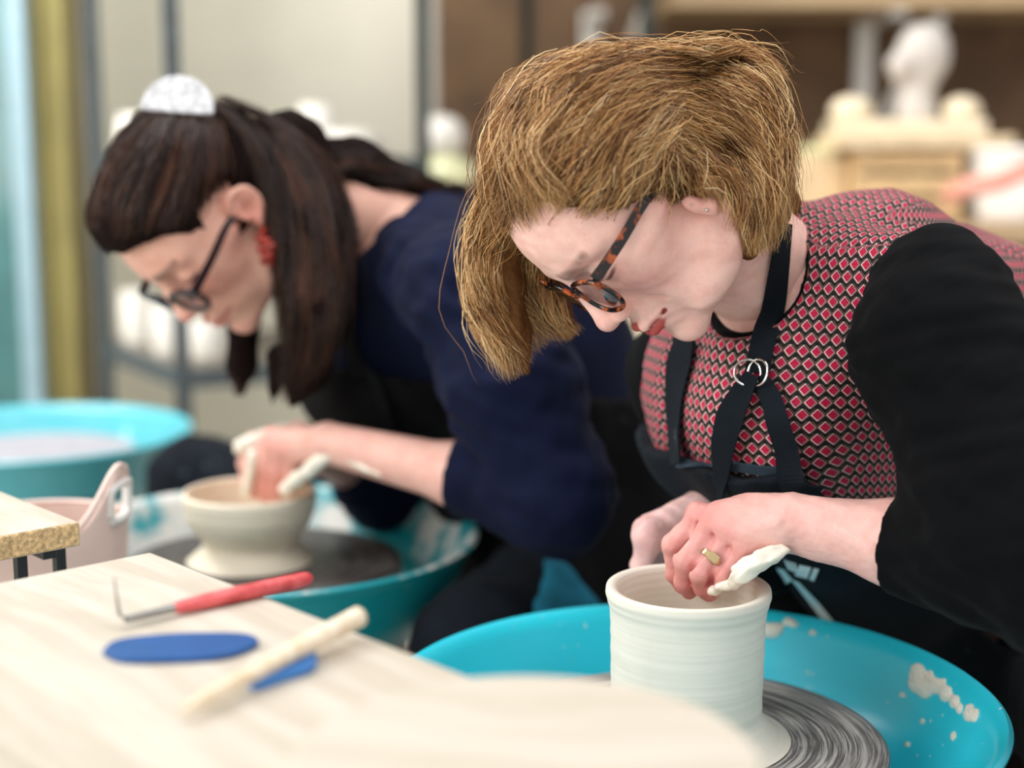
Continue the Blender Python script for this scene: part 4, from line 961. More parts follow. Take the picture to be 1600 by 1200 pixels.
# ---- top: torso shell with armholes and neckline
lo = np.min([P(980, 860, 1.6), P(980, 860, 1.25), P(1700, 900, 1.7)], 0) - .03; hi = np.max([P(1700, 240, 1.2), P(1760, 240, 1.75)], 0) + .03
V = Vol(lo, hi, .0030); torso(V, 0.0)
folds = wob(31, .10)
def fold(X, Y, Z):
    return .0036 * folds(X, Y, Z * .6)
V.disp(fold)
def sleeve_arm(V, g=0.0):
    V.add(p_cap(P(1467, 456, 1.232), P(1468, 540, 1.205), .053 + g, .068 + g), .02); V.add(p_cap(P(1468, 540, 1.205), P(1608, 800, 1.14), .068 + g, .082 + g), .03); V.add(p_cap(P(1606, 800, 1.14), ELL, .082 + g, .060 + g), .03)
    V.add(p_cap(P(1425, 505, 1.31), P(1468, 480, 1.24), .045 + g, .050 + g), .03)
AR = V.like()
AR.add(p_cap(P(1468, 462, 1.226), P(1470, 545, 1.20), .051, .065)); AR.add(p_cap(P(1470, 545, 1.20), P(1614, 800, 1.135), .065, .086), .03); AR.add(p_cap(P(1650, 800, 1.135), ELL, .09, .08), .03)
AR.add(p_cap(SHR + cam2w((-.02, .0, -.01)), ELR, .055, .06))
V.d = np.maximum(V.d, -AR.d)
NK = V.like(); NK.add(p_cap(P(1100, 330, 1.27), P(1168, 432, 1.325), .062, .058)); V.d = np.maximum(V.d, -NK.d)
V.shell(.0078)
vv, vf = V.mesh(1)
V = V.like(); torso(V, -.004); V.disp(fold); NK = V.like(); NK.add(p_cap(P(1100, 330, 1.27), P(1162, 424, 1.32), .060, .055)); V.d = np.maximum(V.d, -NK.d); V.shell(.0078)
a_, b_ = V.mesh(1); mesh_obj('black_undershirt', a_, b_, MAT['black'], pa, True)
up = unit(cam2w((.03, .99, .12))); ctr = P(1400, 620, 1.47); fr = unit(cam2w((-.75, 0, .66)) - up * (cam2w((-.75, 0, .66)) @ up)); sd_ = np.cross(up, fr)
r = vv - ctr; nrm = np.zeros_like(vv); fn_ = np.cross(vv[vf[:, 1]] - vv[vf[:, 0]], vv[vf[:, 2]] - vv[vf[:, 0]])
for k in range(4): np.add.at(nrm, vf[:, k], fn_)
nrm /= np.linalg.norm(nrm, axis=1)[:, None] + 1e-12
uv = np.stack([np.arctan2(r @ sd_, r @ fr) * .165, r @ up * 1.06, np.zeros(len(r))], 1)
yoke = (np.abs(nrm @ up) > .74)
uv[yoke] = np.stack([r[yoke] @ unit(cam2w((.9, -.3, .3))), r[yoke] @ unit(np.cross(up, cam2w((.9, -.3, .3)))), np.zeros(yoke.sum())], 1)
vest = mesh_obj('patterned_top', vv, vf, MAT['vest'], pa, True, attrs={'puv': uv})
# ---- black long sleeves
def sleeve(name, build, cut, seed, mat, lo, hi, h=.0029, amp=.0030, rings=(.05, .0015)):
    V = Vol(lo, hi, h); build(V); n1 = wob(seed, .075); n2 = wob(seed + 1, .035)
    V.disp(lambda X, Y, Z: amp * n1(X * .6, Y, Z * 1.7) + amp * .22 * n2(X, Y, Z))
    X, Y, Z = V.grid()
    for p, n in cut:
        e = np.minimum((X - p[0]) * n[0] + (Y - p[1]) * n[1] + (Z - p[2]) * n[2], .085 - np.sqrt((X - p[0]) ** 2 + (Y - p[1]) ** 2 + (Z - p[2]) ** 2)); V.d = np.maximum(V.d, e.astype(np.float32))
    V.shell(2.7 * h); v, f = V.mesh(1); return mesh_obj(name, v, f, mat, pa if mat is not MAT['navy'] else pb, True)
CUF = P(1402, 850, 1.20); cdir = unit(P(1402, 850, 1.20) - P(1530, 872, 1.155))
def bl(V):
    sleeve_arm(V); V.add(p_cap(ELL, P(1530, 872, 1.155), .062, .046), .03); V.add(p_cap(P(1530, 872, 1.155), CUF + cdir * .02, .046, .0375), .02)
lo2 = np.min([CUF, ELL, P(1480, 460, 1.3), P(1650, 800, 1.13)], 0) - .10; hi2 = np.max([CUF, ELL, P(1340, 440, 1.4), SHL], 0) + .10
sleeve('black_sleeve', bl, [(CUF, cdir)], 41, MAT['black'], lo2, hi2)
def br(V):
    V.add(p_cap(P(1200, 540, 1.45), SHR, .06, .062)); V.add(p_cap(SHR, ELR, .062, .055), .03); V.add(p_cap(ELR, P(1150, 835, 1.47), .055, .04), .03)
sleeve('black_sleeve', br, [(P(1165, 842, 1.48), unit(P(1150, 835, 1.47) - ELR))], 43, MAT['black'], np.min([SHR, ELR, P(1150, 835, 1.47)], 0) - .12, np.max([SHR, ELR, P(1150, 835, 1.47)], 0) + .12, .005)
# ---- apron: bib and skirt over belly and lap
HEM = P(1150, 728, 1.33); hn = unit(cam2w((-.12, 1, .2)))
lo3 = np.min([P(1000, 1200, 1.7), P(1000, 1200, 1.3), P(1700, 1250, 1.2), KNR, KNL], 0) - .02; hi3 = np.max([P(1650, 690, 1.3), P(1650, 690, 1.8)], 0) + .04; hi3[1] = max(hi3[1], KNR[1] + .12); lo3[0] = P(1010, 900, 1.5)[0] - .05
V = Vol(lo3, hi3, .0048); torso(V, .013)
V.add(p_cap(HPR, KNR, .10, .075), .05); V.add(p_cap(P(1690, 1050, 1.62), KNL + (0, 0, .02), .095, .075), .06)
V.add(p_cap(P(1330, 930, 1.70), P(1500, 1010, 1.70), .09, .12), .06)
n4 = wob(51, .16); V.disp(lambda X, Y, Z: .004 * n4(X, Y, Z * .5))
n5 = wob(52, .07); e = None
X, Y, Z = V.grid(); V.d = np.maximum(V.d, ((X - HEM[0]) * hn[0] + (Y - HEM[1]) * hn[1] + (Z - HEM[2]) * hn[2] + .006 * n5(X, Y, Z * 0)).astype(np.float32)); V.cut(P(1240, 738, 1.33), unit(cam2w((.60, .80, .0))))
V.cut((0, 0, .36), (0, 0, -1)); V.shell(.0128); av, af = V.mesh(1)
aprA = mesh_obj('apron', av, af, MAT['apron'], pa, True)
hitV = ray_fn([vest, bodyA]); hitP = ray_fn([aprA]); hitVA = ray_fn([vest, aprA])
def strap(name, pts, width, off, mat, parent, fn=None, extra=None):
    a = [(fn or hitVA)(x, y, off) for x, y in pts]; P_ = [p for p, n in a if p is not None]; N_ = [n for p, n in a if p is not None]
    return ribbon(name, P_, N_, width, .0022, mat, parent) if len(P_) > 1 else None
near = strap('apron_strap', [(1216, 350), (1213, 390), (1209, 430), (1204, 480), (1197, 530), (1190, 562), (1186, 584)], .022, .006, MAT['apron'], aprA, hitV)
strap('apron_strap', [(1182, 588), (1166, 616), (1150, 650), (1140, 690), (1138, 730), (1137, 768)], [.013, .020, .026, .022, .015, .004], .013, MAT['apron'], aprA)
strap('apron_strap', [(1190, 590), (1206, 622), (1218, 660), (1228, 700), (1240, 744), (1262, 766)], [.014, .018, .020, .020, .024, .028], .009, MAT['apron'], aprA)
strap('apron_strap', [(1078, 530), (1068, 570), (1062, 620), (1062, 670), (1066, 725)], [.034, .036, .032, .030, .030], .006, MAT['apron'], aprA)
strap('apron_hem', [(1060, 722), (1082, 730), (1110, 730), (1150, 726), (1190, 732), (1230, 734), (1240, 738)], .010, .003, MAT['apron_edge'], aprA)
# rings
rp, rn = hitV(1183, 586, .012)
for dx, tilt in ((-.004, .5), (.005, -.4)):
    a = unit(np.cross(rn, cam2w((0, 1, 0)))); b = np.cross(rn, a); ax = unit(rn + a * tilt); a2 = unit(np.cross(b, ax)); b2 = np.cross(ax, a2)
    MB().tube([rp + a * dx + .0115 * (math.cos(t) * a2 + math.sin(t) * b2) for t in np.linspace(0, 2 * PI, 40)], .0011, 8, False).build('strap_ring', MAT['metal'], aprA)
# pale printed motif on the skirt of the apron
def patch(outline, name='apron_print'):
    o = []
    for i in range(len(outline)):
        a, b = np.array(outline[i], float), np.array(outline[(i + 1) % len(outline)], float)
        for t in (0, .34, .67): o.append(a + (b - a) * t)
    c = np.mean(o, 0); pts = [hitP(x, y, .0018)[0] for x, y in o] + [hitP(*c, .0018)[0]]
    if any(p is None for p in pts): return
    n = len(o); mesh_obj(name, pts, [(k, (k + 1) % n, n) for k in range(n)], MAT['print'], aprA, False)
patch([(1236, 902), (1250, 908), (1280, 940), (1304, 970), (1310, 978), (1292, 976), (1282, 962), (1258, 930)])
patch([(1290, 978), (1302, 976), (1320, 982), (1332, 988), (1322, 992), (1306, 990)])
patch([(1250, 880), (1268, 884), (1262, 902), (1243, 897)]); patch([(1272, 885), (1280, 887), (1272, 906), (1265, 903)])
for k in range(4): patch([(1226 + 5 * k, 872 + 1.5 * k), (1229 + 5 * k, 873 + 1.5 * k), (1236 + 4 * k, 888 + 2 * k), (1233 + 4 * k, 888 + 2 * k)])
patch([(1212, 884), (1226, 888), (1240, 904), (1228, 912), (1222, 898)]); patch([(1200, 900), (1208, 898), (1213, 912), (1230, 908), (1230, 914), (1214, 918), (1213, 934), (1206, 922)])
# ---- trousers and shoes
V = Vol(np.min([KNL, KNR, ANL, ANR, pelvA], 0) - .2, np.max([KNL, KNR, pelvA, HPR], 0) + .2, .009)
for h, kn, an in ((HPL, KNL, ANL), (HPR, KNR, ANR)):
    V.add(p_cap(pelvA + (h - pelvA) * .6, kn, .10, .066), .05); V.add(p_cap(kn, an, .066, .052), .03)
n6 = wob(61, .09); V.disp(lambda X, Y, Z: .004 * n6(X, Y, Z)); V.cut((0, 0, .075), (0, 0, -1)); v, f = V.mesh(1); mesh_obj('jeans', v, f, MAT['jeans'], pa, True)
def shoes(par, ans, d):
    for an in ans:
        V = Vol(an - .26, an + .26, .007); V.add(p_cap(an + (0, 0, -.025), an + np.array(d) * .16 + (0, 0, -.035), .043, .036)); V.add(p_cap(an, an + (0, 0, .02), .045, .043), .02)
        V.cut((0, 0, .001), (0, 0, -1)); V.cut(an + (0, 0, .03), (0, 0, 1)); v, f = V.mesh(1); mesh_obj('shoe', v, f, MAT['rubber'], par, True)
shoes(pa, (ANL, ANR), (-.95, -.3, 0))
# ---- slip on the heel of the hand, ring
V = Vol(P(1160, 890, 1.24) - (.06, .05, .05), P(1160, 890, 1.24) + (.06, .05, .05), .0012)
ch = [(1222, 858, 1.222, .0052), (1206, 868, 1.222, .0075), (1188, 876, 1.222, .0082), (1170, 886, 1.224, .0080), (1156, 898, 1.226, .0078), (1146, 910, 1.228, .0056)]
for a, b in zip(ch[:-1], ch[1:]): V.add(p_cap(P(*a[:3]), P(*b[:3]), a[3], b[3]), .003)
for a in ((1136, 915, 1.236, .0048), (1124, 917, 1.240, .0050), (1116, 922, 1.246, .0045)): V.add(p_ell(P(*a[:3]), (a[3], a[3], a[3] * .8)), .003)
n7 = wob(71, .009); V.disp(lambda X, Y, Z: .0021 * n7(X, Y, Z)); v, f = V.mesh(1); tag(mesh_obj('wet_clay', v, f, MAT['wetclay'], pa, True), 'creamy wet clay along the edge of the hand')
rdir = unit(PI_[2] - MC[2]); rcn = MC[2] + (PI_[2] - MC[2]) * .62; a = unit(np.cross(rdir, cam2w((0, 0, 1)))); b = np.cross(rdir, a)
rb = MB().lathe([(.0100, -.0024), (.0114, -.0022), (.0114, .0022), (.0100, .0024)], (0, 0, 0), 40, close=True); Rr = np.stack([a, b, rdir], 1)
rb.v = [tuple(Rr @ np.array(p) + rcn) for p in rb.v]; sg = unit(cam2w((.1, .35, 1)) - rdir * (cam2w((.1, .35, 1)) @ rdir))
rb.box(rcn + sg * .0113, (.0036, .0095, .0078), np.stack([sg, np.cross(rdir, sg), rdir], 1), .0008); rb.build('finger_ring', MAT['gold'], pa)
# ---- glasses, ear studs
hg = loc_ray(MA, 929, 440, .062); ee = loc_ray(MA, 1010, 312, .072)
GLA = eyeglasses(MA, pa, hg, ee, MAT['tort'], tem=.0044, drop=.018, lens_r=(.0235, .0205))
hitS = ray_fn([bodyA])
for px, py, r in ((1068, 314, .0011), (1080, 320, .0011), (1104, 328, .0016)):
    p, n = hitS(px, py, .0006)
    if p is not None: MB().put(*(lambda m: (m.v, m.f))(MB().lathe([(0, -r)] + [(r * math.cos(t), r * math.sin(t)) for t in np.linspace(-1.3, 1.3, 7)] + [(0, r)], p, 12))).build('ear_stud', MAT['metal'], pa)
# ---- hair
V = Vol(np.min([P(1050, 620, 1.10), P(1050, 620, 1.45), P(700, 620, 1.42)], 0), np.max([P(1300, 10, 1.45), P(1300, 10, 1.1)], 0), .003)
Lw = lambda p: W(MA, p)
V.add(p_ell(Lw((-.010, 0, .046)), (.092, .087, .081), RA))
V.add(p_cap(P(1146, 176, 1.27), P(1178, 330, 1.245), .044, .027), .03); V.add(p_cap(P(1178, 330, 1.245), P(1166, 385, 1.235), .027, .012), .02)
V.add(p_cap(P(1120, 200, 1.34), P(1200, 330, 1.36), .06, .03), .03)
V.add(p_cap(P(846, 240, 1.25), P(812, 300, 1.26), .045, .028), .03)
ns = wob(81, .035); 
FC = V.like(); FC.add(p_ell(Lw((.094, 0, -.028)), (.095, .125, .126), RA)); FC.add(p_ell(Lw(EAR + (.008, .012, .002)), (.018, .024, .017), RA), .01); FC.add(p_ell(Lw((.022, .082, .002)), (.034, .03, .020), RA), .01); FC.add(p_ell(Lw((.0, .082, -.034)), (.022, .022, .020), RA), .01)
V.d = np.maximum(V.d, -FC.d)
for a, b, r1, r2 in (((806, 290, 1.262), (782, 370, 1.285), .027, .022), ((782, 370, 1.285), (782, 450, 1.295), .022, .019), ((782, 450, 1.295), (804, 525, 1.295), .019, .014), ((800, 525, 1.295), (824, 580, 1.292), .016, .003), ((815, 380, 1.31), (862, 480, 1.325), .022, .016), ((862, 480, 1.325), (890, 520, 1.325), .016, .006)):
    V.add(p_cap(P(*a), P(*b), r1, r2), .012)
V.disp(lambda X, Y, Z: .0022 * ns(X, Y, Z)); v, f = V.mesh(1)
hcol = np.array(lin((96, 64, 36))) * (1 + .25 * wob(82, .01)(*v.T))[:, None]
hairA = mesh_obj('hair', v, f, MAT['hairbase'], pa, True, cols=hcol); hitH = ray_fn([hairA])
def gpath(pts, off=.0):
    o = []
    if all(len(q) == 2 for q in pts): pts = [tuple(q[:2]) for q in smooth_path([(x, y, 0) for x, y in pts], 18)]
    D = []; pts = [(q[0], q[1] + max(0, 150 - q[1]) * .26, *q[2:]) for q in pts] if pts[0][0] > 700 else pts
    for q in pts:
        h = hitH(q[0], q[1], off)[0] if len(q) == 2 else P(*q); D.append(np.nan if h is None else pix(h)[2])
    D = np.array(D); ok = ~np.isnan(D); D = np.interp(np.arange(len(D)), np.where(ok)[0], D[ok])
    return np.array([P(q[0], q[1], d) for q, d in zip(pts, D)])
GL = [gpath(g) for g in ([(1185, 92), (1100, 72), (1000, 68), (900, 96), (820, 160), (782, 250), (760, 340)], [(1195, 130), (1110, 98), (1000, 98), (905, 138), (840, 214), (804, 290), (780, 360)], [(1170, 160), (1090, 128), (990, 140), (910, 196), (858, 272), (826, 340)],
    [(1130, 168), (1060, 152), (980, 188), (916, 260), (876, 318), (846, 350)], [(1095, 176), (1050, 176), (992, 226), (938, 294), (900, 340)], [(1075, 186), (1046, 200), (1006, 250), (968, 306), (938, 338)], [(1060, 200), (1044, 226), (1022, 268), (1000, 312)], [(1058, 214), (1048, 244), (1036, 280), (1022, 306)], [(1064, 226), (1062, 252), (1056, 276), (1046, 296)])]
GR = [gpath(g) for g in ([(1020, 214), (1036, 244), (1056, 270), (1082, 292)], [(1006, 200), (1050, 226), (1092, 268), (1118, 320), (1132, 372)], [(996, 180), (1060, 200), (1122, 250), (1154, 320), (1160, 404)], [(985, 158), (1070, 168), (1144, 220), (1182, 300), (1186, 400)],
    [(985, 130), (1080, 136), (1160, 180), (1196, 270), (1194, 374)], [(995, 104), (1090, 104), (1176, 140), (1210, 220), (1212, 330)], [(1010, 80), (1100, 76), (1180, 104), (1214, 180), (1224, 260)])]
GF = [gpath(g) for g in ([(806, 190, 1.27), (776, 270, 1.27), (758, 350, 1.275), (752, 420, 1.285), (766, 490, 1.288), (794, 560, 1.288)], [(806, 190), (772, 270), (748, 350), (742, 430, 1.29), (768, 510, 1.29), (800, 572, 1.288)], [(824, 220), (784, 300), (760, 370), (756, 450, 1.272), (790, 530, 1.276), (822, 586, 1.284)], [(846, 270), (806, 330), (782, 400), (790, 470, 1.275), (812, 530, 1.282), (834, 570, 1.288)], [(850, 320), (815, 372), (812, 430, 1.30), (840, 490, 1.31), (870, 530, 1.315)], [(862, 350, 1.29), (846, 390, 1.285), (850, 440, 1.297), (872, 490, 1.303), (898, 522, 1.306)], [(868, 372, 1.295), (862, 410, 1.296), (872, 450, 1.302), (892, 490, 1.306), (912, 520, 1.31)])]
GB = [gpath(g) for g in ([(1000, 76), (1090, 66), (1160, 84), (1215, 132)], [(960, 76), (1050, 60), (1130, 64), (1196, 100)], [(1120, 66), (1030, 58), (940, 76), (860, 120), (806, 178)], [(1090, 54, 1.32), (1000, 54, 1.32), (910, 84, 1.32), (840, 130, 1.32), (790, 200, 1.30)])]
HC = [(84, 53, 30), (138, 94, 54), (180, 130, 78), (216, 174, 116), (240, 210, 160), (194, 144, 88), (146, 100, 56)]
def mirror(G):
    L_ = (G - TA) @ RA; L_[:, 1] *= -1; return W(MA, L_)
GS = []
for yy in np.linspace(-.062, .058, 7):
    s_ = math.sqrt(1 - (yy / .090) ** 2); GS.append(Lw(np.array([(-.010 + .091 * s_ * math.cos(t), yy + .012 * (1 - t / 2.8), .046 + .080 * s_ * math.sin(t)) for t in np.linspace(2.75, .42, 9)])))
de = pix(W(MA, EAR))[2] - .007
GE = [np.array([P(x, y, de + o) for x, y, o in g]) for g in ([(1036, 238, .004), (1058, 266, 0), (1078, 288, 0), (1092, 300, .002)], [(1056, 226, .004), (1086, 260, 0), (1108, 288, 0), (1124, 322, .0)], [(1078, 222, .004), (1114, 262, 0), (1136, 310, 0), (1146, 372, .0)])]
GM1 = [mirror(g)[:13] for g in GL[:5]]; GM2 = [mirror(g) for g in GR[2:]]
hair_strands('hair_strands', [(1.1, GM1), (1.0, GM2), (1.5, GS), (.5, GE), (3.0, GL), (3.4, GR), (2.0, GF), (.7, GB[:2]), (.8, GB[2:])], 12000, hairA, MAT['hairA'], HC, Lw((-.02, 0, .03)), wave=.0070, freq=31, clumps=190, frizz=.15, lift=(.001, .012), rad=.00033, seed=5)
# ------------------------------------------------------------------ woman in navy at the splattered wheel
def stool(c, z, label, mat, r=.155):
    e = empty('stool', (c[0], c[1], 0), label, 'stool')
    MB().lathe([(0, z - .035), (r - .01, z - .035), (r, z - .028), (r, z - .008), (r - .01, z), (0, z)], (c[0], c[1], 0), 48).build('seat', mat, e)
    for k in range(4):
        a = PI / 4 + k * PI / 2; MB().tube([(c[0] + .09 * math.cos(a), c[1] + .09 * math.sin(a), z - .034), (c[0] + .15 * math.cos(a), c[1] + .15 * math.sin(a), 0)], .014, 10).build('leg', MAT['steel'], e)
    return e
RB = CR @ np.array([[-.341, .645, -.682], [-.901, -.019, .433], [.267, .762, .588]]); u_, _, v_ = np.linalg.svd(RB); RB = u_ @ v_
TB = CAM + CR @ np.array([-.349, .189, -1.701]); MBm = (RB, TB); LB = lambda p: W(MBm, p)
pelvB = P(935, 870, 1.98)
pb = empty('person', (pelvB[0], pelvB[1], 0), 'person with long dark hair and white hair clip in navy top over the clay bowl', 'person')
SHL, ELL, WRL = P(735, 455, 1.64), P(868, 775, 1.60), P(512, 692, 1.735)
SHR, ELR, WRR = P(560, 520, 2.02), P(600, 760, 2.03), P(468, 690, 1.86)
NECK = P(592, 345, 1.80); CHEST = P(650, 450, 1.82); WAIST = P(850, 690, 1.93); sax = unit(SHL - SHR)
V = Vol((-.115, -.10, -.26), (.128, .10, .135), .0021, MBm); sculpt_head(V, False)
for s in (1, -1): sculpt_ear(V, s, .86)
nb = V.loc(NECK); V.add(p_cap((-.025, 0, -.03), nb, .048, .055), .03); hv, hf = V.mesh(2); hl = (hv - TB) @ RB
hc_ = head_cols(hl, (228, 178, 158), (186, 96, 92), (70, 46, 40), .55, (206, 112, 102))
# near hand in the bowl
V = Vol(np.min([P(370, 800, 1.85), P(780, 830, 1.58), P(780, 640, 1.58)], 0) - .03, np.max([P(370, 640, 1.87), P(780, 640, 1.6)], 0) + .04, .0022); fu = unit(cam2w((0, 1, .3)))
V.add(p_tube(WRL, P(716, 742, 1.655), fu, (.0245, .021), (.034, .031))); V.add(p_cap(P(716, 742, 1.655), ELL, .033, .036), .02)
MC = [P(424, 682, 1.79), P(430, 690, 1.775), P(444, 700, 1.765), P(462, 710, 1.76)]
PB = [P(402, 722, 1.815), P(416, 730, 1.80), P(434, 736, 1.79), P(456, 738, 1.782)]
DB = [P(398, 752, 1.83), P(412, 758, 1.82), P(430, 760, 1.81), P(452, 758, 1.80)]
EB = [P(400, 772, 1.838), P(414, 778, 1.83), P(430, 776, 1.82), P(450, 770, 1.808)]
for j in range(4):
    V.add(p_cap(WRL, MC[j], .0165, .0112), .012); sculpt_finger(V, [MC[j], PB[j], DB[j], EB[j]], (.0106, .0098, .0086, .0074), .003)
sculpt_finger(V, [P(486, 706, 1.765), P(456, 730, 1.80), P(440, 748, 1.825), P(430, 762, 1.838)], (.0125, .011, .010, .0085), .004)
lv, lf = V.mesh(2); lc = hand_cols(lv, [(p, .02, .45) for p in MC + PB] + [(p, .02, .5) for p in DB], (230, 182, 168), (208, 128, 122))
# far hand
V = Vol(P(420, 730, 1.88) - (.07, .10, .08), P(420, 730, 1.88) + (.14, .17, .11), .0025)
V.add(p_tube(WRR, P(540, 728, 1.98), fu, (.0245, .021), (.03, .028)))
for j in range(4):
    m = P(396 + 5 * j, 690 + 2 * j, 1.85 + .016 * j); V.add(p_cap(WRR, m, .017, .0115), .014)
    sculpt_finger(V, [m, P(384 + 5 * j, 724, 1.852 + .016 * j), P(388 + 5 * j, 752, 1.85 + .013 * j), P(394 + 4 * j, 768, 1.848 + .011 * j)], (.0106, .0098, .0088, .0076), .003)
sculpt_finger(V, [P(440, 702, 1.85), P(418, 728, 1.842), P(408, 750, 1.838), P(404, 764, 1.838)], (.012, .011, .0098, .0084), .004)
rv, rf = V.mesh(2); rc = hand_cols(rv, [], (230, 182, 168), (208, 128, 122))
HPL, HPR = P(925, 890, 1.86), P(800, 815, 2.2); KNL, KNR = P(742, 1012, 1.66), P(300, 750, 2.32)
ANL, ANR = KNL + (.05, .02, -KNL[2] + .07), KNR + (.05, .05, -KNR[2] + .07)
def torsoB(V, g=0., k=.05):
    V.add(p_tube(CHEST, WAIST, sax, (.15 + g, .10 + g), (.14 + g, .105 + g))); V.add(p_tube(WAIST, pelvB, sax, (.14 + g, .105 + g), (.17 + g, .125 + g)), k)
    V.add(p_cap(P(690, 400, 1.84), P(860, 560, 1.90), .085 + g, .11 + g), k); V.add(p_cap(P(600, 370, 1.82), P(740, 425, 1.70), .05 + g, .05 + g), k); V.add(p_cap(P(600, 390, 1.86), P(575, 510, 2.0), .05 + g, .05 + g), k)
    V.add(p_ell(P(600, 580, 1.84), (.08 + g, .09 + g, .085 + g)), k); V.add(p_ell(P(560, 580, 1.93), (.07 + g, .08 + g, .08 + g)), k); V.add(p_cap(P(745, 690, 1.97), P(860, 800, 2.0), .085 + g, .10 + g), k)
allp = np.array([SHL, ELL, SHR, ELR, KNL, KNR, ANL, ANR, pelvB, NECK]); lo = allp.min(0) - .2; hi = allp.max(0) + .2
V = Vol(lo, hi, .011); torsoB(V, -.012); V.add(p_cap(NECK, CHEST, .05, .07), .03)
for a, b, r1, r2 in ((SHL, ELL, .030, .034), (SHR, ELR, .030, .034), (ELR, P(540, 728, 1.98), .034, .029)): V.add(p_cap(a, b, r1, r2), .004)
for h, kn, an in ((HPL, KNL, ANL), (HPR, KNR, ANR)):
    V.add(p_cap(pelvB + (h - pelvB) * .6, kn, .08, .052), .04); V.add(p_cap(kn, an, .05, .033), .02); V.add(p_cap(an + (0, 0, -.03), an + (-.15, -.05, -.035), .034, .026), .02)
bv, bf = V.mesh(1); v, f = join([(hv, hf), (lv, lf), (rv, rf), (bv, bf)])
bodyB = mesh_obj('body', v, f, MAT['skinB'], pb, True, cols=np.vstack([hc_, lc, rc, np.tile(np.array(lin((228, 178, 158))), (len(bv), 1))]))
# navy top
V = Vol(np.min([CHEST, WAIST, pelvB, SHL, SHR], 0) - .24, np.max([CHEST, WAIST, pelvB, SHL, SHR], 0) + .2, .0055); torsoB(V, .002)
NK = V.like(); NK.add(p_cap(P(500, 300, 1.76), P(588, 338, 1.795), .085, .070)); V.d = np.maximum(V.d, -NK.d)
n1 = wob(91, .11); V.disp(lambda X, Y, Z: .004 * n1(X, Y, Z)); V.shell(.015); v, f = V.mesh(1); topB = mesh_obj('navy_top', v, f, MAT['navy'], pb, True)
CUF = P(720, 742, 1.652); cdir = unit(CUF - ELL)
def sl(V):
    V.add(p_cap(SHL, P(800, 600, 1.61), .068, .072)); V.add(p_cap(P(800, 600, 1.61), ELL, .072, .062), .03); V.add(p_cap(ELL, CUF + cdir * .03, .058, .041), .03); V.add(p_cap(P(660, 420, 1.76), SHL, .07, .070), .03)
sleeve('navy_sleeve', sl, [(CUF, cdir)], 93, MAT['navy'], np.min([SHL, ELL, CUF, P(660, 420, 1.78)], 0) - .12, np.max([SHL, ELL, CUF, P(660, 420, 1.78)], 0) + .12, .0045, .004)
def sr(V):
    V.add(p_cap(SHR, ELR, .066, .058)); V.add(p_cap(ELR, P(545, 730, 1.97), .055, .042), .03)
sleeve('navy_sleeve', sr, [(P(552, 732, 1.98), unit(P(540, 728, 1.98) - ELR))], 95, MAT['navy'], np.min([SHR, ELR], 0) - .16, np.max([SHR, ELR], 0) + .16, .006, .004)
# apron with bib, cord
V = Vol(np.min([KNL, KNR, pelvB, WAIST, P(560, 600, 1.9)], 0) - .2, np.max([P(560, 560, 1.9), WAIST, pelvB, HPR, KNR], 0) + .2, .0075); torsoB(V, .016)
V.add(p_cap(HPR, P(480, 775, 2.27), .085, .075), .05); V.add(p_cap(HPL, P(812, 985, 1.74), .092, .072), .06); V.add(p_cap(P(850, 830, 2.02), P(900, 900, 1.98), .11, .12), .06)
n4 = wob(97, .16); V.disp(lambda X, Y, Z: .005 * n4(X, Y, Z * .5)); V.cut(P(560, 575, 1.80), unit(cam2w((.12, 1, .1)))); V.cut((0, 0, .36), (0, 0, -1)); V.shell(.0195); v, f = V.mesh(1)
aprB = mesh_obj('apron', v, f, MAT['apronB'], pb, True); hitB = ray_fn([topB, aprB])
strap('apron_strap', [(548, 400), (545, 450), (544, 492), (552, 540), (566, 590)], .022, .006, MAT['apronB'], aprB, hitB)
strap('apron_cord', [(560, 560), (584, 596), (602, 640), (614, 684)], [.010, .012, .012, .016], .010, MAT['apronB'], aprB, hitB)
p, n = hitB(541, 489, .010)
MB().tube([p + .0105 * (math.cos(t) * cam2w((1, 0, 0)) + math.sin(t) * cam2w((0, 1, 0))) for t in np.linspace(0, 2 * PI, 32)], .0016, 8, False).build('strap_ring', MAT['metal'], aprB)
V = Vol(np.min([KNL, KNR, ANL, ANR, pelvB], 0) - .2, np.max([KNL, KNR, pelvB, HPR], 0) + .2, .009)
for h, kn, an in ((HPL, KNL, ANL), (HPR, KNR, ANR)):
    V.add(p_cap(pelvB + (h - pelvB) * .6, kn, .095, .066), .05); V.add(p_cap(kn, an, .066, .055), .03)
V.disp(lambda X, Y, Z: .005 * n6(X, Y, Z)); V.cut((0, 0, .075), (0, 0, -1)); v, f = V.mesh(1); mesh_obj('jeans', v, f, MAT['jeans'], pb, True)
shoes(pb, (ANL, ANR), (-.95, -.3, 0))
# slip on the hands
V = Vol(P(440, 700, 1.78) - (.09, .12, .08), P(440, 700, 1.78) + (.13, .14, .08), .002)
ch = [(520, 706, 1.716, .006), (502, 718, 1.722, .008), (484, 734, 1.733, .009), (464, 750, 1.752, .009), (446, 764, 1.775, .008)]
for a, b in zip(ch[:-1], ch[1:]): V.add(p_cap(P(*a[:3]), P(*b[:3]), a[3], b[3]), .004)
V.add(p_cap(P(396, 712, 1.80), P(384, 770, 1.822), .008, .006)); V.add(p_cap(P(440, 678, 1.85), P(378, 698, 1.845), .013, .011), .004); V.add(p_cap(P(520, 708, 1.715), P(600, 745, 1.672), .005, .002), .004)
n7 = wob(99, .02); V.disp(lambda X, Y, Z: .0014 * n7(X, Y, Z)); v, f = V.mesh(1); tag(mesh_obj('wet_clay', v, f, MAT['wetclay'], pb, True), 'white wet clay smeared over both hands')
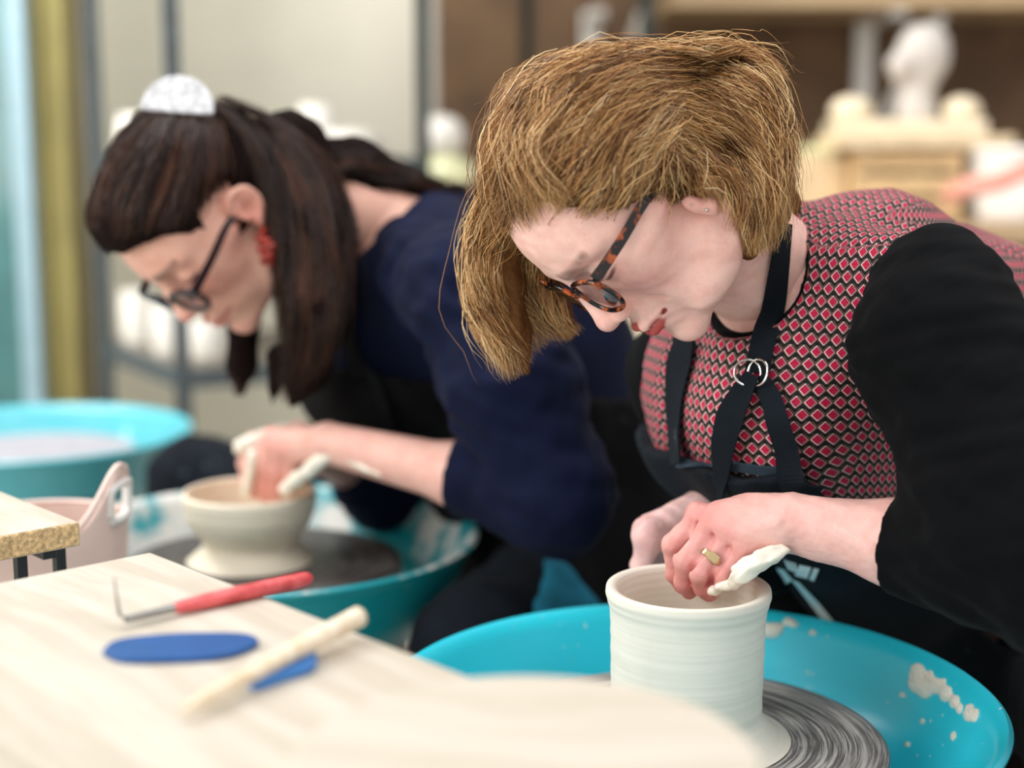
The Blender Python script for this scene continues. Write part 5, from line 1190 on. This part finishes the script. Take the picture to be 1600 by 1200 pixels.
hg = loc_ray(MBm, 303, 458, .064); ee = loc_ray(MBm, 356, 350, .073); eyeglasses(MBm, pb, hg, ee, MAT['darkframe'], (.0245, .0185), tem=.0046, ringr=.0031)
# hair
V = Vol(np.min([P(340, 660, 1.6), P(340, 660, 1.95), P(120, 500, 1.6)], 0) - .02, np.max([P(760, 120, 2.0), P(560, 120, 1.5)], 0) + .02, .0042)
V.add(p_ell(LB((-.016, 0, .047)), (.104, .083, .093), RB)); V.add(p_ell(LB((.045, 0, .085)), (.045, .06, .045), RB), .03)
ns = wob(101, .05)
FC = V.like(); FC.add(p_ell(LB((.094, 0, -.026)), (.088, .125, .112), RB)); FC.add(p_cap(LB((.002, .09, .03)), LB((-.004, .09, -.03)), .034, .028), .01); V.d = np.maximum(V.d, -FC.d)
for a, b, r1, r2 in (((450, 240, 1.72), (488, 360, 1.70), .05, .046), ((488, 360, 1.70), (498, 480, 1.69), .046, .040), ((498, 480, 1.69), (478, 580, 1.70), .040, .026), ((478, 580, 1.70), (452, 636, 1.71), .024, .004), ((380, 500, 1.84), (378, 570, 1.85), .022, .018), ((378, 570, 1.85), (378, 622, 1.85), .018, .003),
                     ((470, 262, 1.78), (560, 262, 1.78), .04, .034), ((560, 262, 1.78), (640, 285, 1.78), .034, .018), ((640, 285, 1.78), (728, 298, 1.80), .014, .004), ((440, 560, 1.72), (424, 632, 1.74), .018, .003)):
    V.add(p_cap(P(*a), P(*b), r1, r2), .014)
V.disp(lambda X, Y, Z: .002 * ns(X, Y, Z)); v, f = V.mesh(1)
hairB = mesh_obj('hair', v, f, MAT['hairbase'], pb, True, cols=np.array(lin((24, 16, 14))) * (1 + .3 * wob(102, .02)(*v.T))[:, None]); hitH = ray_fn([hairB])
G1 = [gpath(g) for g in ([(262, 168), (210, 210), (168, 280), (150, 360)], [(272, 170), (236, 226), (200, 300), (186, 372)], [(290, 172), (270, 240), (244, 310), (228, 368)], [(310, 172), (306, 240), (290, 310), (272, 360)], [(325, 168), (345, 220), (346, 290), (338, 342)])]
G2 = [gpath(g) for g in ([(330, 160), (372, 210), (392, 260), (412, 288)], [(336, 152), (400, 210), (440, 300), (452, 420), (448, 540), (432, 630)], [(340, 150), (415, 200), (465, 290), (485, 400), (484, 530), (460, 632)], [(345, 150), (430, 200), (492, 280), (520, 380), (528, 480), (512, 570)], [(350, 152), (430, 190), (505, 250), (545, 330), (552, 400)])]
G3 = [gpath(g) for g in ([(470, 244), (540, 236), (610, 256), (680, 286), (745, 296)], [(480, 262), (545, 258), (610, 278), (670, 296), (720, 302)], [(490, 280), (540, 276), (590, 290), (640, 312)])]
G4 = [gpath(g) for g in ([(372, 500, 1.84), (366, 560, 1.84), (372, 620, 1.84)], [(392, 500, 1.84), (390, 560, 1.84), (386, 616, 1.84)])]
hair_strands('hair_strands', [(2, G1), (3, G2), (1, G3), (.4, G4)], 3600, hairB, MAT['hairB'], [(26, 17, 15), (40, 26, 21), (62, 38, 29), (96, 58, 40)], LB((-.02, 0, .03)), wave=.0028, freq=16, clumps=70, frizz=.05, lift=(.001, .007), rad=.00042, seed=9)
# clip and earring
cc = P(279, 156, pix(hitH(285, 172)[0])[2] - .004); ax = unit(cam2w((1, -.06, 0))); ay = unit(cam2w((.06, 1, -.15))); az = np.cross(ax, ay)
ol = [cc + ax * .0405 * math.cos(t) + ay * (.0405 * math.sin(t) * .98 - .012) for t in np.linspace(0.04, PI - .04, 40)] + [cc + ax * -.0405 * math.cos(s) + ay * (-.0135 - .002 * math.sin(s)) for s in np.linspace(.05, PI - .05, 10)]
MB().prism([p - az * .002 for p in ol], az * .005).build('hair_clip', MAT['clip'], pb, False, bev=.0014)['label'] = 'white marbled half-moon hair clip'
er = empty_c = None; m = MB(); e0 = LB((-.008, .080, -.030)); dn = np.array([0, 0, -1.]); sd2 = unit(cam2w((1, 0, 0)))
ep = pix(e0)[2] - .006
for (px, py), r in (((411, 360), .0045), ((409, 374), .0075), ((418, 378), .007), ((424, 386), .0075), ((412, 390), .008), ((420, 400), .0075), ((414, 408), .006), ((422, 412), .0045)):
    p = P(px, py, ep); m.lathe([(0, -r)] + [(r * math.cos(t), r * .8 * math.sin(t)) for t in np.linspace(-1.3, 1.3, 7)] + [(0, r)], p, 14)
m.build('earring', MAT['earring'], pb)['label'] = 'dangling red-orange cluster earring'
tw = [(hitT(x, y, .002)) for x, y in ((872, 893), (880, 915), (866, 925), (893, 935), (870, 948), (852, 958), (905, 952), (886, 962), (862, 970), (920, 966))] if (hitT := ray_fn([aprB] + [o for o in bpy.data.objects if o.name.startswith('jeans') and o.parent == pb])) else []
tw = [(p, n) for p, n in tw if p is not None]; q = np.array([p for p, n in tw]); V = Vol(q.min(0) - .05, q.max(0) + .05, .004)
for p, n in tw:
    u = unit(np.cross(n, (0, 0, 1.))); V.add(p_ell(p, (.022, .022, .008), np.stack([u, np.cross(n, u), n], 1)), .012)
v, f = V.mesh(1); tag(mesh_obj('blue_towel', v, f, MAT['towel'], None), 'crumpled teal blue towel on the lap of the person in navy', 'towel')
stool(pelvA, pelvA[2] - .126, 'low round studio stool under the person in the red top', MAT['rubber'])
stool(pelvB + np.array([.0, -.02, 0]), pelvB[2] - .132, 'low round stool with blue seat under the person in navy', MAT['blue2'], .17)
# ------------------------------------------------------------------ camera, world light, added area lights
cam = bpy.data.cameras.new('camera'); cam.sensor_width = 36; cam.lens = 36 * FPX / 1600
co = bpy.data.objects.new('camera', cam); COL.objects.link(co); co.location = (0, 0, CAMZ); co.rotation_euler = (PI / 2 - PITCH, 0, 0)
cam.dof.use_dof = True; cam.dof.focus_distance = 1.235; cam.dof.aperture_fstop = 1.9; cam.clip_start = .02
scene.camera = co
w = bpy.data.worlds.new('studio_daylight'); scene.world = w; w.use_nodes = True
bg = w.node_tree.nodes['Background']; bg.inputs[0].default_value = (1, .995, .98, 1); bg.inputs[1].default_value = .92
def area(name, loc, tgt, size, power, col=(1, 1, 1)):
    l = bpy.data.lights.new(name, 'AREA'); l.shape = 'RECTANGLE'; l.size, l.size_y = size; l.energy = power; l.color = col
    o = bpy.data.objects.new(name, l); COL.objects.link(o); o.location = loc
    o.rotation_euler = (Vector(tgt) - Vector(loc)).to_track_quat('-Z', 'Y').to_euler(); return o
area('assumed_left_fill', (-2.3, .1, 1.65), (.2, 1.5, .8), (2.2, 1.8), 78, (1, .99, .97))  # area light added for assumed daylight from the left, no opening there
area('added_overhead_fill', (.3, 1.2, 3.1), (.2, 1.6, .6), (2.4, 1.6), 38, (1, .99, .985))
area('back_wall_fill', (-1.9, 2.5, 2.9), (-.9, 4.6, 1.1), (2.0, 1.2), 155, (1, .99, .985))  # added fill light that brightens the back wall, no window behind it
scene.view_settings.view_transform = 'Standard'; scene.view_settings.look = 'None'; scene.view_settings.exposure = 0.0; scene.view_settings.gamma = 1
scene.cycles.use_denoising = True; scene.cycles.max_bounces = 6; scene.cycles.transparent_max_bounces = 8
scene.cycles.caustics_reflective = False; scene.cycles.caustics_refractive = False
